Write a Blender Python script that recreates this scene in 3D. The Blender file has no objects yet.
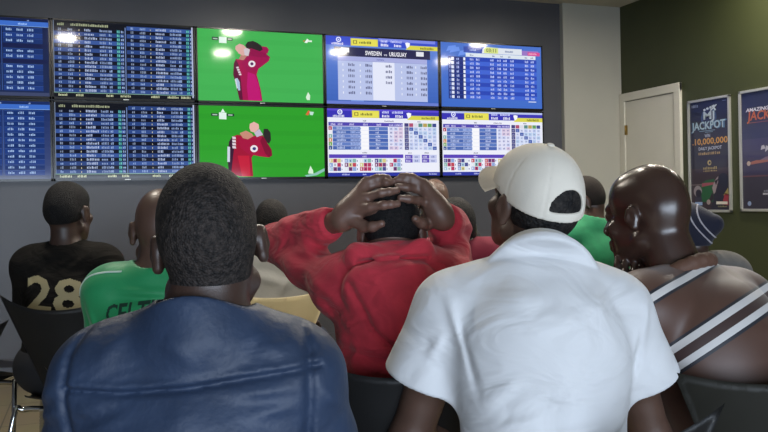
import bpy, bmesh, math, random
import numpy as np
from mathutils import Vector, Matrix, Euler
try:
    import openvdb as vdb
except Exception:
    import pyopenvdb as vdb

SC = bpy.context.scene
COL = SC.collection
PI = math.pi
R = math.radians

# ---------------------------------------------------------------- camera frame
F_PX, CY_PX, YAW, ROLL = 782.8, 198.0, 0.3536, 0.0187
CAM = Vector((0.0, -6.197, 1.2))
RIGHT = Vector((math.cos(YAW), -math.sin(YAW), 0))
FWD = Vector((math.sin(YAW), math.cos(YAW), 0))

def at(px, depth, z=0.0):
    """floor-plan point seen in column px of the photograph at a true distance depth"""
    p = CAM + FWD * depth + RIGHT * ((px - 384.0) / F_PX * depth)
    return Vector((p.x, p.y, z))

# ---------------------------------------------------------------- materials
def new_mat(name):
    m = bpy.data.materials.new(name); m.use_nodes = True
    return m, m.node_tree.nodes, m.node_tree.links, m.node_tree.nodes['Principled BSDF']

def mat(name, color, rough=0.6, metal=0.0, var=0.0, vscale=8.0, bump=0.0, bscale=60.0, spec=0.5, sheen=0.0, coat=0.0, detail=4.0, bdist=0.004, stretch=None, crease=0.0, cscale=7.0):
    m, N, L, b = new_mat(name)
    b.inputs['Roughness'].default_value = rough
    b.inputs['Metallic'].default_value = metal
    b.inputs['Specular IOR Level'].default_value = spec
    b.inputs['Sheen Weight'].default_value = sheen
    b.inputs['Coat Weight'].default_value = coat
    c = (*color, 1)
    b.inputs['Base Color'].default_value = c
    tc = N.new('ShaderNodeTexCoord')
    src = tc.outputs['Object']
    if stretch:
        mp = N.new('ShaderNodeMapping'); mp.inputs['Scale'].default_value = stretch
        L.new(src, mp.inputs['Vector']); src = mp.outputs['Vector']
    if var > 0:
        n = N.new('ShaderNodeTexNoise'); n.inputs['Scale'].default_value = vscale; n.inputs['Detail'].default_value = detail
        L.new(src, n.inputs['Vector'])
        r = N.new('ShaderNodeValToRGB')
        r.color_ramp.elements[0].position = 0.3; r.color_ramp.elements[1].position = 0.7
        r.color_ramp.elements[0].color = tuple(max(0, x * (1 - var)) for x in color) + (1,)
        r.color_ramp.elements[1].color = tuple(min(1, x * (1 + var)) for x in color) + (1,)
        L.new(n.outputs['Fac'], r.inputs['Fac']); L.new(r.outputs['Color'], b.inputs['Base Color'])
    if bump > 0:
        n2 = N.new('ShaderNodeTexNoise'); n2.inputs['Scale'].default_value = bscale; n2.inputs['Detail'].default_value = detail
        L.new(src, n2.inputs['Vector'])
        bp = N.new('ShaderNodeBump'); bp.inputs['Strength'].default_value = bump; bp.inputs['Distance'].default_value = bdist
        L.new(n2.outputs['Fac'], bp.inputs['Height']); L.new(bp.outputs['Normal'], b.inputs['Normal'])
        if crease > 0:
            n3 = N.new('ShaderNodeTexNoise'); n3.inputs['Scale'].default_value = cscale; n3.inputs['Detail'].default_value = 2.5; n3.inputs['Distortion'].default_value = 1.1
            mp3 = N.new('ShaderNodeMapping'); mp3.inputs['Scale'].default_value = (1, 1, 1.9); mp3.inputs['Rotation'].default_value = (0, .35, 0)
            L.new(src, mp3.inputs['Vector']); L.new(mp3.outputs['Vector'], n3.inputs['Vector'])
            b3 = N.new('ShaderNodeBump'); b3.inputs['Strength'].default_value = crease; b3.inputs['Distance'].default_value = .06
            L.new(n3.outputs['Fac'], b3.inputs['Height']); L.new(b3.outputs['Normal'], bp.inputs['Normal'])
    return m

def srgb(h):
    h = h.lstrip('#'); v = [int(h[i:i + 2], 16) / 255 for i in (0, 2, 4)]
    return tuple((x / 12.92 if x <= .04045 else ((x + .055) / 1.055) ** 2.4) for x in v)

# ---------------------------------------------------------------- object helpers
def tag(o, label=None, cat=None, group=None, kind=None):
    if label: o['label'] = label
    if cat: o['category'] = cat
    if group: o['group'] = group
    if kind: o['kind'] = kind
    return o

def empty(name, loc=(0, 0, 0), rz=0.0, parent=None):
    o = bpy.data.objects.new(name, None); COL.objects.link(o)
    o.location = loc; o.rotation_euler = (0, 0, rz); o.empty_display_size = .1
    if parent: o.parent = parent
    return o

def link(name, me, mats, parent=None, loc=None, rz=None):
    o = bpy.data.objects.new(name, me); COL.objects.link(o)
    for m in (mats if isinstance(mats, (list, tuple)) else [mats]): me.materials.append(m)
    if parent: o.parent = parent
    if loc is not None: o.location = loc
    if rz is not None: o.rotation_euler = (0, 0, rz)
    return o

class MB:
    """collects simple shapes, builds them as one mesh object"""
    def __init__(s): s.bm = bmesh.new()
    def box(s, lo, hi, mi=0, bev=0.0):
        lo, hi = Vector(lo), Vector(hi)
        g = bmesh.ops.create_cube(s.bm, size=1)
        vs = g['verts']
        for v in vs:
            v.co = Vector(((lo.x + hi.x) / 2 + v.co.x * (hi.x - lo.x), (lo.y + hi.y) / 2 + v.co.y * (hi.y - lo.y), (lo.z + hi.z) / 2 + v.co.z * (hi.z - lo.z)))
        fs = list({f for v in vs for f in v.link_faces})
        for f in fs: f.material_index = mi
        if bev > 0:
            es = list({e for v in vs for e in v.link_edges})
            r = bmesh.ops.bevel(s.bm, geom=es, offset=bev, segments=2, affect='EDGES', profile=.5)
            for f in r['faces']: f.material_index = mi
        return s
    def quad(s, pts, mi=0):
        f = s.bm.faces.new([s.bm.verts.new(p) for p in pts]); f.material_index = mi; return s
    def tube(s, pts, r, n=10, mi=0, caps=True):
        pts = [Vector(p) for p in pts]; rings = []
        rr = r if isinstance(r, (list, tuple)) else [r] * len(pts)
        t0 = (pts[1] - pts[0]).normalized()
        up = Vector((0, 0, 1)) if abs(t0.z) < .9 else Vector((1, 0, 0))
        u = t0.cross(up).normalized()
        for i, p in enumerate(pts):
            t = ((pts[min(i + 1, len(pts) - 1)] - pts[max(i - 1, 0)])).normalized()
            u = (u - t * u.dot(t)).normalized(); w = t.cross(u)
            rings.append([s.bm.verts.new(p + (u * math.cos(a) + w * math.sin(a)) * rr[i]) for a in [2 * PI * k / n for k in range(n)]])
        for a, b in zip(rings, rings[1:]):
            for k in range(n):
                f = s.bm.faces.new((a[k], a[(k + 1) % n], b[(k + 1) % n], b[k])); f.smooth = True; f.material_index = mi
        if caps:
            for rg, fl in ((rings[0], True), (rings[-1], False)):
                f = s.bm.faces.new(rg[::-1] if fl else rg); f.material_index = mi
        return s
    def cyl(s, p0, p1, r0, r1=None, n=20, mi=0):
        return s.tube([p0, p1], [r0, r0 if r1 is None else r1], n, mi)
    def build(s, name, mats, parent=None, loc=None, rz=None, smooth=False):
        me = bpy.data.meshes.new(name)
        bmesh.ops.recalc_face_normals(s.bm, faces=s.bm.faces)
        s.bm.to_mesh(me); s.bm.free()
        if smooth:
            for p in me.polygons: p.use_smooth = True
        return link(name, me, mats, parent, loc, rz)

def smooth_path(pts, n=6):
    """Catmull-Rom through the points"""
    P = [Vector(p) for p in pts]; P = [2 * P[0] - P[1]] + P + [2 * P[-1] - P[-2]]
    out = []
    for i in range(1, len(P) - 2):
        a, b, c, d = P[i - 1:i + 3]
        for k in range(n):
            t = k / n
            out.append(.5 * ((2 * b) + (c - a) * t + (2 * a - 5 * b + 4 * c - d) * t * t + (3 * b - a - 3 * c + d) * t ** 3))
    out.append(P[-2]); return out

# ---------------------------------------------------------------- flat pictures (screens, posters): coloured shapes in one mesh
_glyph = {}
def text_mesh(txt, bold=False):
    """polygons of a line of text, height 1, starting at the origin"""
    key = (txt, bold)
    if key in _glyph: return _glyph[key]
    cu = bpy.data.curves.new('lettering', 'FONT'); cu.body = txt; cu.size = 1.0; cu.resolution_u = 2
    if bold: cu.offset = 0.022
    ob = bpy.data.objects.new('lettering', cu); COL.objects.link(ob)
    dg = bpy.context.evaluated_depsgraph_get(); dg.update()
    me = bpy.data.meshes.new_from_object(ob.evaluated_get(dg))
    vs = [(v.co.x, v.co.y) for v in me.vertices]; fs = [tuple(p.vertices) for p in me.polygons]
    bpy.data.objects.remove(ob); bpy.data.curves.remove(cu); bpy.data.meshes.remove(me)
    w = max([v[0] for v in vs] or [1])
    _glyph[key] = (vs, fs, w); return _glyph[key]

class Picture:
    """a printed or lit picture: coordinates u right, v DOWN in 0..1, laid out on the plane x=u*w, z=-v*h"""
    def __init__(s, w, h): s.w, s.h = w, h; s.v = []; s.f = []; s.c = []
    def poly(s, pts, col, z=1):
        if isinstance(col, str): col = srgb(col)
        n = len(s.v)
        for u, v in pts: s.v.append((u * s.w, -z * .00025, -v * s.h))
        s.f.append(tuple(range(n, n + len(pts)))); s.c.append(col)
    def rect(s, u0, v0, u1, v1, col, z=1): s.poly([(u0, v1), (u1, v1), (u1, v0), (u0, v0)], col, z)
    def disc(s, u, v, r, col, z=2, n=20, squash=1.0):
        s.poly([(u + r * math.cos(2 * PI * k / n), v - r * squash * s.w / s.h * math.sin(2 * PI * k / n)) for k in range(n)], col, z)
    def grad(s, u0, v0, u1, v1, c0, c1, z=1, n=8):
        c0 = srgb(c0) if isinstance(c0, str) else c0; c1 = srgb(c1) if isinstance(c1, str) else c1
        for i in range(n):
            t = (i + .5) / n
            s.rect(u0, v0 + (v1 - v0) * i / n, u1, v0 + (v1 - v0) * (i + 1) / n, tuple(a + (b - a) * t for a, b in zip(c0, c1)), z)
    def text(s, txt, u, v, size, col, z=3, width=None, bold=False, align='l', skew=0.0):
        """size: letter height as a share of the picture height; v: baseline"""
        if isinstance(col, str): col = srgb(col)
        vs, fs, w = text_mesh(txt, bold)
        sy = size / .7; sx = sy * s.h / s.w
        if width: sx = width / w
        off = {'l': 0, 'c': -w * sx / 2, 'r': -w * sx}[align]
        n = len(s.v)
        for x, y in vs: s.v.append(((u + off + (x + skew * y) * sx) * s.w, -z * .00025, -(v - y * sy) * s.h))
        for f in fs: s.f.append(tuple(n + i for i in f)); s.c.append(col)
    def build(s, name, m, parent, loc=(0, 0, 0)):
        me = bpy.data.meshes.new(name); me.from_pydata(s.v, [], s.f)
        at_ = me.color_attributes.new('ink', 'FLOAT_COLOR', 'CORNER')
        data = []
        for p, c in zip(me.polygons, s.c):
            for _ in range(p.loop_total): data.extend((*c, 1.0))
        at_.data.foreach_set('color', data)
        return link(name, me, m, parent, loc)

def ink_mat(name, emit=0.0, rough=.5, coat=0.0, spec=.5):
    m, N, L, b = new_mat(name)
    a = N.new('ShaderNodeAttribute'); a.attribute_name = 'ink'
    if emit > 0:
        b.inputs['Base Color'].default_value = (.004, .004, .005, 1)
        L.new(a.outputs['Color'], b.inputs['Emission Color']); b.inputs['Emission Strength'].default_value = emit
    else:
        L.new(a.outputs['Color'], b.inputs['Base Color'])
    b.inputs['Roughness'].default_value = rough; b.inputs['Coat Weight'].default_value = coat
    b.inputs['Specular IOR Level'].default_value = spec
    return m
# ================================================================ THE ROOM
XC, CEIL = 4.714, 2.971           # right corner of the screen wall, ceiling height
M_dark = mat('charcoal_paint', srgb('#4c4d54'), .36, var=.06, vscale=3, bump=.12, bscale=220)
M_beige = mat('beige_paint', srgb('#a5a49b'), .5, var=.04, vscale=2, bump=.1, bscale=200)
M_green = mat('olive_paint', srgb('#363b20'), .5, var=.08, vscale=3, bump=.12, bscale=180)
M_ceil = mat('ceiling_paint', srgb('#a9a594'), .8, var=.03)
M_white = mat('door_paint', srgb('#c9c6ba'), .45, var=.03, vscale=3)
M_alu = mat('brushed_aluminium', srgb('#c4c4bc'), .35, metal=.6)
M_black = mat('black_plastic', (.012, .012, .013), .3)
M_brass = mat('brass', srgb('#a08648'), .35, metal=.9)
M_base = mat('dark_baseboard', srgb('#4a4a50'), .5)

def tile_floor():
    m, N, L, b = new_mat('beige_floor_tiles')
    tc = N.new('ShaderNodeTexCoord'); mp = N.new('ShaderNodeMapping')
    L.new(tc.outputs['Object'], mp.inputs['Vector'])
    br = N.new('ShaderNodeTexBrick'); br.offset = 0.0; br.squash = 1.0
    br.inputs['Scale'].default_value = 1.0; br.inputs['Brick Width'].default_value = .5; br.inputs['Row Height'].default_value = .5
    br.inputs['Mortar Size'].default_value = .004; br.inputs['Mortar Smooth'].default_value = .1
    br.inputs['Color1'].default_value = (*srgb('#8f8467'), 1); br.inputs['Color2'].default_value = (*srgb('#877c61'), 1)
    br.inputs['Mortar'].default_value = (*srgb('#4f4839'), 1)
    L.new(mp.outputs['Vector'], br.inputs['Vector'])
    n = N.new('ShaderNodeTexNoise'); n.inputs['Scale'].default_value = 4; L.new(tc.outputs['Object'], n.inputs['Vector'])
    mx = N.new('ShaderNodeMix'); mx.data_type = 'RGBA'; mx.blend_type = 'MULTIPLY'; mx.inputs['Factor'].default_value = .25
    L.new(br.outputs['Color'], mx.inputs['A']); L.new(n.outputs['Color'], mx.inputs['B'])
    L.new(mx.outputs['Result'], b.inputs['Base Color'])
    b.inputs['Roughness'].default_value = .32
    return m
M_floor = tile_floor()

X0, X1, Y0 = -3.0, XC, -9.0
def struct(name, mb, m, **k): return tag(mb.build(name, m, **k), kind='structure')
struct('floor', MB().box((X0 - .1, Y0 - .1, -.1), (X1 + .1, .16, 0)), M_floor)
struct('ceiling', MB().box((X0 - .1, Y0 - .1, CEIL), (X1 + .1, .16, CEIL + .1)), M_ceil)
struct('wall_front', MB().box((4.078, 0.0, 0), (X1, .16, CEIL)), M_beige)
struct('wall_front_panel', MB().box((X0, 0.05, 0), (4.078, .16, CEIL)), M_dark)
struct('baseboard_front', MB().box((X0, .035, 0), (4.078, .05, .09)), M_base)
struct('wall_right', MB().box((X1, Y0, 0), (X1 + .1, .16, CEIL)), M_green)
struct('wall_left', MB().box((X0 - .1, Y0, 0), (X0, .16, CEIL)), M_dark)
# shop front behind the viewers: glazed openings that let the daylight in
wb = MB()
wb.box((X0, Y0 - .1, 0), (X1, Y0, .35)).box((X0, Y0 - .1, 1.75), (X1, Y0, CEIL))
wb.box((X0, Y0 - .1, .35), (X0 + .5, Y0, 1.75)).box((X1 - 1.9, Y0 - .1, .35), (X1, Y0, 1.75))
struct('wall_back', wb, M_beige)
wf = MB()
wx0, wx1 = X0 + .5, X1 - 1.9
for i in range(4):
    x = wx0 + (wx1 - wx0) * i / 3
    wf.box((x - .03, Y0 - .08, .35), (x + .03, Y0 - .02, 1.75), bev=.004)
wf.box((wx0, Y0 - .08, .35), (wx1, Y0 - .02, .41)).box((wx0, Y0 - .08, 1.69), (wx1, Y0 - .02, 1.75))
struct('window_1', wf, M_alu)

# door in the green wall, close to the corner
DW, DH = .818, 2.14
dr = MB().box((XC - .03, -DW, 0), (XC, -DW + .075, DH), bev=.004).box((XC - .03, -.075, 0), (XC, -.001, DH), bev=.004)
dr.box((XC - .0305, -DW, DH - .075), (XC, -.001, DH), bev=.004)
dfr = struct('door_1', dr, M_white)
lf = MB().box((XC - .018, -DW + .079, .005), (XC - .001, -.079, DH - .081), bev=.002).build('door_leaf', M_white, dfr)
for z in (1.75, .35):
    MB().cyl((XC - .024, -.079, z), (XC - .024, -.079, z + .09), .007).box((XC - .022, -.105, z), (XC - .018, -.08, z + .09)).build('hinge', M_brass, dfr)
MB().cyl((XC - .018, -DW + .14, 1.02), (XC - .06, -DW + .14, 1.02), .011).tube([(XC - .06, -DW + .135, 1.02), (XC - .06, -DW + .25, 1.02)], .009).build('door_handle', M_alu, dfr)
struct('baseboard_right', MB().box((XC - .012, Y0, 0), (XC, -DW, .09)), M_base)

# ---------------------------------------------------------------- ceiling downlights (their reflections show in the upper screens)
M_lamp, _N, _L, _b = new_mat('lamp_glow')
_b.inputs['Emission Color'].default_value = (1, .92, .79, 1); _b.inputs['Emission Strength'].default_value = 330
LAMPS = []

def downlight(x, y, label):
    t = tag(empty('downlight', (x, y, CEIL)), label, 'ceiling light', 'recessed downlights in the ceiling')
    mb = MB(); n = 28
    for i in range(n):
        a, b = 2 * PI * i / n, 2 * PI * (i + 1) / n
        for (r0, z0, r1, z1) in ((.125, -.001, .122, -.012), (.122, -.012, .1, -.012), (.1, -.012, .092, -.002)):
            mb.quad([(r0 * math.cos(a), r0 * math.sin(a), z0), (r0 * math.cos(b), r0 * math.sin(b), z0), (r1 * math.cos(b), r1 * math.sin(b), z1), (r1 * math.cos(a), r1 * math.sin(a), z1)])
    mb.build('trim_ring', M_white, t)
    MB().cyl((0, 0, -.006), (0, 0, -.002), .093, n=28).build('lamp', M_lamp, t)
downlight(-.25, -2.75, 'round recessed downlight mirrored in the second upper screen')
downlight(1.45, -3.2, 'round recessed downlight, rearmost over the football screens')
downlight(1.37, -2.0, 'round recessed downlight, front one over the football screens')
downlight(2.77, -2.8, 'round recessed downlight mirrored beside the yellow match banner')
downlight(4.28, -3.06, 'round recessed downlight by the green wall, rear of two')
downlight(4.2, -1.92, 'round recessed downlight by the green wall, nearest the door')
# ================================================================ TELEVISIONS
TW, TH = 1.0346, .6
TX0, TZ0 = -.2817, 2.5617
rnd = random.Random(5)
M_scr = ink_mat('lit_screen', emit=1.0, rough=.075, spec=.34)
M_bez = mat('glossy_black_bezel', (.008, .008, .009), .22)

def glyphs(P, u, v, n, size, col, z=3, pitch=None):
    """n small illegible characters standing on the line v"""
    if isinstance(col, str): col = srgb(col)
    p = pitch or size * .42 * P.h / P.w * 1.5
    for i in range(n):
        hh = size * rnd.choice((1, .72, .8, .95)); w = p * rnd.choice((.5, .62, .7))
        P.rect(u + i * p, v - hh, u + i * p + w, v, col, z)
        if rnd.random() < .5: P.rect(u + i * p + w * .35, v - hh * .75, u + i * p + w * .65, v - hh * .3, tuple(c * .3 for c in col), z + 1)

def pic_list(P, seed):
    rnd.seed(seed)
    P.rect(0, 0, 1, 1, '#10131d', 0)
    glyphs(P, .03, .062, 4, .034, '#a9b08e'); glyphs(P, .12, .062, 22, .034, '#a9b08e')
    top, bot, n = .085, .935, 16
    rh = (bot - top) / n
    for half in (0, 1):
        b = .0 + half * .505
        for i in range(n if half == 0 else n + 1):
            v0 = top + i * rh - half * rh; v1 = v0 + rh
            if (i + half) % 2 == 1: P.rect(b + .005, v0, b + .49, v1, rnd.choice(('#2f4a88', '#29437e', '#38569a')), 1)
            else: P.rect(b + .005, v0, b + .49, v1, '#0d1226', 1)
            vb = v1 - rh * .22; c = '#8fa8d8' if (i + half) % 2 else '#8a98b4'; g = rh * .6
            glyphs(P, b + .035, vb, 2, g, c); glyphs(P, b + .1, vb, rnd.randint(3, 4), g, c); glyphs(P, b + .175, vb, 1, g * .7, '#d8d0b0')
            glyphs(P, b + .215, vb, rnd.randint(4, 8), g, '#b4c2e4'); glyphs(P, b + .32, vb, rnd.randint(4, 7), g, '#8ea2cc')
            glyphs(P, b + .385, vb, 2, g, '#9cb4e0'); P.rect(b + .44, v0 + rh * .1, b + .462, v1 - rh * .1, '#1f6e74', 2)
            glyphs(P, b + .442, vb, 2, g, '#6cc0bc'); glyphs(P, b + .47, vb, 2, g, '#9cb4e0')
    P.rect(.497, .05, .504, .935, '#6c82b4', 4); P.rect(.985, .0, .995, .97, '#b9c0dc', 4); P.rect(.002, 0, .006, .94, '#8290a8', 4)
    P.rect(.0, .935, 1, .945, '#7aa08c', 4)
    for u in (.03, .15, .36, .46, .68, .8, .9): glyphs(P, u, .985, rnd.randint(5, 8), .03, '#c9cfa8')

def pic_odds(P, seed, lower):
    rnd.seed(seed)
    P.grad(0, 0, 1, 1, '#101c46' if not lower else '#162a60', '#1a2850' if not lower else '#3c4a7a', 0, 12)
    P.rect(0, .04, 1, .1, '#3c6cc8', 1); P.rect(0, .1, 1, .105, '#8fb4e8', 2)
    for u in (.1, .4, .67, .86): glyphs(P, u, .035, 2, .02, '#a8bce8'); glyphs(P, u - .06, .085, 7, .025, '#a8ccff')
    n = 11 if not lower else 13
    v = .12; k = 0
    while v < .93:
        if not lower and k in (3, 6):
            P.rect(0, v, 1, v + .045, '#141c48', 1); glyphs(P, .6, v + .035, 9, .025, '#aab8e0'); v += .06; k += 1; continue
        rh = .07
        for (a, b) in ((0, .42), (.44, .68), (.7, .96)):
            P.rect(a, v, b, v + rh * .9, '#1c3a80' if k % 2 else '#15306c', 1); P.rect(a, v, b, v + .003, '#3e62ae', 2)
        for u in (.03, .2, .46, .53, .6, .72, .79, .86): glyphs(P, u, v + rh * .62, 4, .03, '#a4c0ea')
        for u in (.06, .3): glyphs(P, u, v + rh * .62, 8, .03, '#8fb0e0')
        v += rh; k += 1
    for u in (.43, .69): P.rect(u, .11, u + .003, .93, '#4468ae', 3)
    if lower: P.rect(.45, .12, .97, .92, '#3a5590', 1) if False else None
    P.rect(0, .955, 1, 1, '#3d4668', 2)

def green(P, c0, c1):
    P.rect(0, 0, 1, 1, c0, 0)
    r2 = random.Random(3)
    for i in range(9):
        v = i / 9; a = r2.uniform(-.04, .04)
        P.poly([(0, min(1, v + .07)), (1, min(1, max(0, v + .07 + a))), (1, max(0, v + a)), (0, v)], c1 if i % 2 else c0, 1)

def on(P, pts, col, z, tl, tr, bl, br, xl, xr):
    """points read off a crop of the photograph, set on the picture"""
    out = []
    for X, Y in pts:
        u = (X - xl) / (xr - xl); t = tl + (tr - tl) * u; b = bl + (br - bl) * u
        out.append((u, (Y - t) / (b - t)))
    P.poly(out[::-1], col, z)

def pic_match(P, lower):
    if not lower:
        green(P, '#43b254', '#41af52'); A = (37, 66, 390, 402, 85, 688)
        f = lambda pts, c, z: on(P, [(x, min(y, 389 + (x - 85) * .019)) for x, y in pts], c, z, *A)
        f([(365, 120), (412, 126), (422, 140), (414, 160), (380, 158)], '#9a1450', 2)
        f([(308, 118), (320, 102), (345, 97), (366, 106), (385, 120), (392, 140), (378, 148), (340, 150), (316, 138)], '#2a2426', 3)
        f([(275, 190), (290, 160), (316, 160), (330, 190), (300, 212)], '#b98276', 4)
        f([(252, 208), (262, 186), (292, 192), (335, 185), (372, 225), (360, 262), (370, 300), (380, 345), (386, 392), (276, 388), (264, 330), (248, 262)], '#a3124e', 5)
        f([(252, 208), (262, 186), (275, 215), (285, 300), (292, 388), (276, 388), (264, 330), (248, 262)], '#5e1238', 6)
        f([(318, 250), (352, 262), (368, 310), (382, 392), (318, 390), (312, 320)], '#bd1470', 6)
        f([(290, 205), (318, 168), (312, 136), (338, 134), (405, 158), (427, 176), (420, 196), (378, 228), (345, 250), (312, 246)], '#9e1250', 7)
        f([(318, 168), (312, 136), (338, 134), (405, 158), (427, 176), (380, 178)], '#8f104a', 8)
        f([(260, 138), (262, 124), (280, 112), (300, 118), (312, 132), (318, 166), (296, 170), (276, 160)], '#d9a9a2', 9)
        f([(300, 138), (314, 132), (330, 140), (322, 172), (304, 168)], '#cfc3cc', 10)
        bx = (338, 210)
        f([(bx[0] + 17 * math.cos(a), bx[1] + 16 * math.sin(a)) for a in [2 * PI * k / 16 for k in range(16)]], '#ece2ea', 11)
        f([(bx[0] + 8 * math.cos(a), bx[1] + 8 * math.sin(a)) for a in [2 * PI * k / 8 for k in range(8)]], '#58225a', 12)
        for i in range(4): f([(262 + i * 4, 226 + i * 11), (273 + i * 4, 224 + i * 11), (276 + i * 4, 232 + i * 11), (265 + i * 4, 234 + i * 11)], '#e2cfda', 11)
        f([(258, 282), (268, 280), (278, 300), (280, 340), (272, 342), (262, 312)], '#a9c0d8', 11)
        f([(255, 286), (261, 284), (268, 330), (264, 332)], '#d8dfe8', 12)
        f([(152, 78), (182, 80), (182, 96), (152, 94)], '#243c34', 3); f([(185, 78), (220, 80), (220, 110), (185, 108)], '#dff2ea', 3); f([(222, 82), (248, 84), (248, 98), (222, 96)], '#243c34', 3)
        f([(157, 84), (178, 86), (178, 91), (157, 89)], '#b6d2c0', 4); f([(226, 87), (244, 88), (244, 93), (226, 92)], '#b6d2c0', 4)
        f([(598, 104), (612, 84), (620, 90), (612, 106)], '#f0f6f0', 3); f([(590, 96), (600, 90), (598, 100)], '#c85038', 4); f([(614, 92), (636, 93), (636, 101), (614, 100)], '#dff0df', 3)
        f([(600, 372), (612, 346), (622, 364), (620, 386), (606, 386)], '#d8efd8', 3)
    else:
        green(P, '#2fa02c', '#2d9c2b'); A = (58, 74, 404, 402, 96, 690)
        f = lambda pts, c, z: on(P, [(x, min(y, 403)) for x, y in pts], c, z, *A)
        f([(396, 172), (415, 172), (428, 190), (430, 225), (420, 244), (404, 232), (392, 200)], '#2c2a2a', 3)
        f([(282, 192), (312, 180), (340, 195), (352, 215), (330, 232), (300, 222)], '#c78c78', 4)
        f([(232, 232), (248, 208), (272, 200), (322, 208), (352, 240), (350, 290), (336, 310), (342, 400), (280, 400), (228, 380), (222, 300)], '#a01436', 3)
        f([(232, 232), (248, 208), (258, 240), (250, 300), (240, 380), (228, 380), (222, 300)], '#3a1834', 5)
        f([(270, 300), (325, 300), (330, 400), (290, 400)], '#c21c3a', 5)
        f([(272, 210), (320, 222), (350, 205), (392, 205), (412, 240), (432, 272), (434, 300), (420, 310), (372, 304), (320, 292), (285, 262)], '#a51440', 6)
        f([(392, 205), (412, 240), (432, 272), (434, 300), (420, 310), (400, 290), (378, 230)], '#7f1234', 7)
        f([(328, 168), (330, 148), (350, 138), (372, 150), (374, 170), (352, 190), (334, 184)], '#e3b2aa', 8)
        f([(350, 192), (374, 172), (392, 200), (362, 212)], '#c2b8ce', 9)
        f([(348 + 18 * math.cos(a), 267 + 17 * math.sin(a)) for a in [2 * PI * k / 16 for k in range(16)]], '#ece2ea', 11)
        f([(349 + 9 * math.cos(a), 267 + 8 * math.sin(a)) for a in [2 * PI * k / 8 for k in range(8)]], '#3a3a78', 12)
        for i in range(4): f([(246, 208 + i * 15), (262, 210 + i * 15), (264, 221 + i * 15), (248, 220 + i * 15)], '#ded0da', 11)
        f([(224, 256), (236, 258), (234, 330), (222, 330)], '#cfd6e4', 11)
        f([(152, 96), (186, 97), (186, 110), (152, 109)], '#243c34', 3); f([(188, 92), (222, 94), (222, 126), (188, 124)], '#dff2ea', 3); f([(224, 98), (258, 99), (258, 112), (224, 111)], '#243c34', 3)
        f([(196, 92), (206, 74), (216, 92)], '#dff2ea', 3); f([(158, 100), (180, 101), (180, 106), (158, 105)], '#b6d2c0', 4); f([(230, 102), (250, 103), (250, 108), (230, 107)], '#b6d2c0', 4)
        f([(600, 106), (614, 84), (624, 88), (614, 108)], '#d8683c', 3); f([(620, 90), (642, 92), (636, 108), (622, 106)], '#bfe4d4', 3)
        f([(590, 396), (640, 386), (690, 362), (690, 376), (650, 396), (600, 403)], '#8fc4b8', 2)
        f([(608, 382), (620, 350), (632, 372), (634, 388), (610, 388)], '#d8efd8', 3)

def logo(P, u, v, s, col='#e8ecff', bg='#2c38c0'):
    P.disc(u, v, s, col, 4, 20); P.disc(u, v, s * .6, bg, 5, 16); P.disc(u, v, s * .28, col, 6, 10)

def banner(P, bgc):
    P.rect(0, .0, 1, .13, bgc, 1)
    logo(P, .11, .05, .022); glyphs(P, .05, .125, 9, .032, '#f0f2ff', 4)
    P.rect(.215, .02, .455, .13, '#dcd44c', 2); P.rect(.225, .03, .445, .12, '#e8e05a', 3)
    P.rect(.235, .05, .27, .1, '#6c6420', 4); P.rect(.242, .058, .263, .092, '#e8e05a', 5); glyphs(P, .29, .095, 8, .038, '#6f7430', 4)
    glyphs(P, .48, .058, 5, .036, '#cfd4ff', 4); glyphs(P, .57, .058, 8, .036, '#cfd4ff', 4)
    glyphs(P, .48, .118, 5, .04, '#f4f4ff', 4); glyphs(P, .6, .118, 5, .04, '#f4f4ff', 4)
    P.poly([(.705, .15), (1, .15), (1, .085), (.735, .085)], '#dcd650', 2); glyphs(P, .84, .137, 10, .036, '#77762e', 4)
    P.poly([(.7, .05), (.72, .04), (.745, .05), (.74, .1), (.715, .13)], '#f6f8ff', 5)

def pic_fixture(P):
    P.grad(0, 0, 1, 1, '#5f84d8', '#3c62b8', 0, 14)
    r2 = random.Random(8)
    for i in range(12):
        u, v = r2.random() * .9, r2.random() * .9
        P.poly([(u, v + .1), (u + .1, v + .06), (u + .09, v), (u + .02, v + .02)], r2.choice(('#6d92e0', '#4a70cc', '#5a80d6')), .5)
    banner(P, '#3a50cc'); P.rect(.46, .0, .98, .045, '#7c88e4', 1.5)
    P.rect(.07, .155, .93, .29, '#2c2c50', 2)
    P.rect(.13, .165, .2, .235, '#e9ecf2', 4); P.rect(.8, .175, .87, .245, '#e4e6ee', 4)
    P.text('SWEDEN', .485, .262, .062, '#f2f2fa', 5, .145, True, 'r'); P.text('vs', .52, .262, .036, '#c8c8dc', 5, .03, True, 'c'); P.text('URUGUAY', .553, .262, .062, '#f2f2fa', 5, .16, True)
    P.rect(.1, .29, .9, .94, '#b9c4ea', 2); P.rect(.1, .29, .9, .36, '#a9aee0', 3)
    P.rect(.405, .36, .6, .93, '#e4e8fa', 3); P.rect(.1, .355, .9, .36, '#8a94cc', 4)
    glyphs(P, .44, .335, 9, .022, '#6c74b8', 5)
    for c, (u, n) in enumerate(((.19, 6), (.34, 6), (.52, 4), (.71, 6), (.84, 6))):
        for i in range(n):
            glyphs(P, u, .435 + i * .083, 4, .042, '#5c6088', 5)
            if c in (0, 1, 3, 4): P.rect(u - .05, .40 + i * .083, u - .042, .432 + i * .083, '#e8ecfa', 5)
    P.rect(0, .955, 1, 1, '#6a7ed0', 2)

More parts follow.
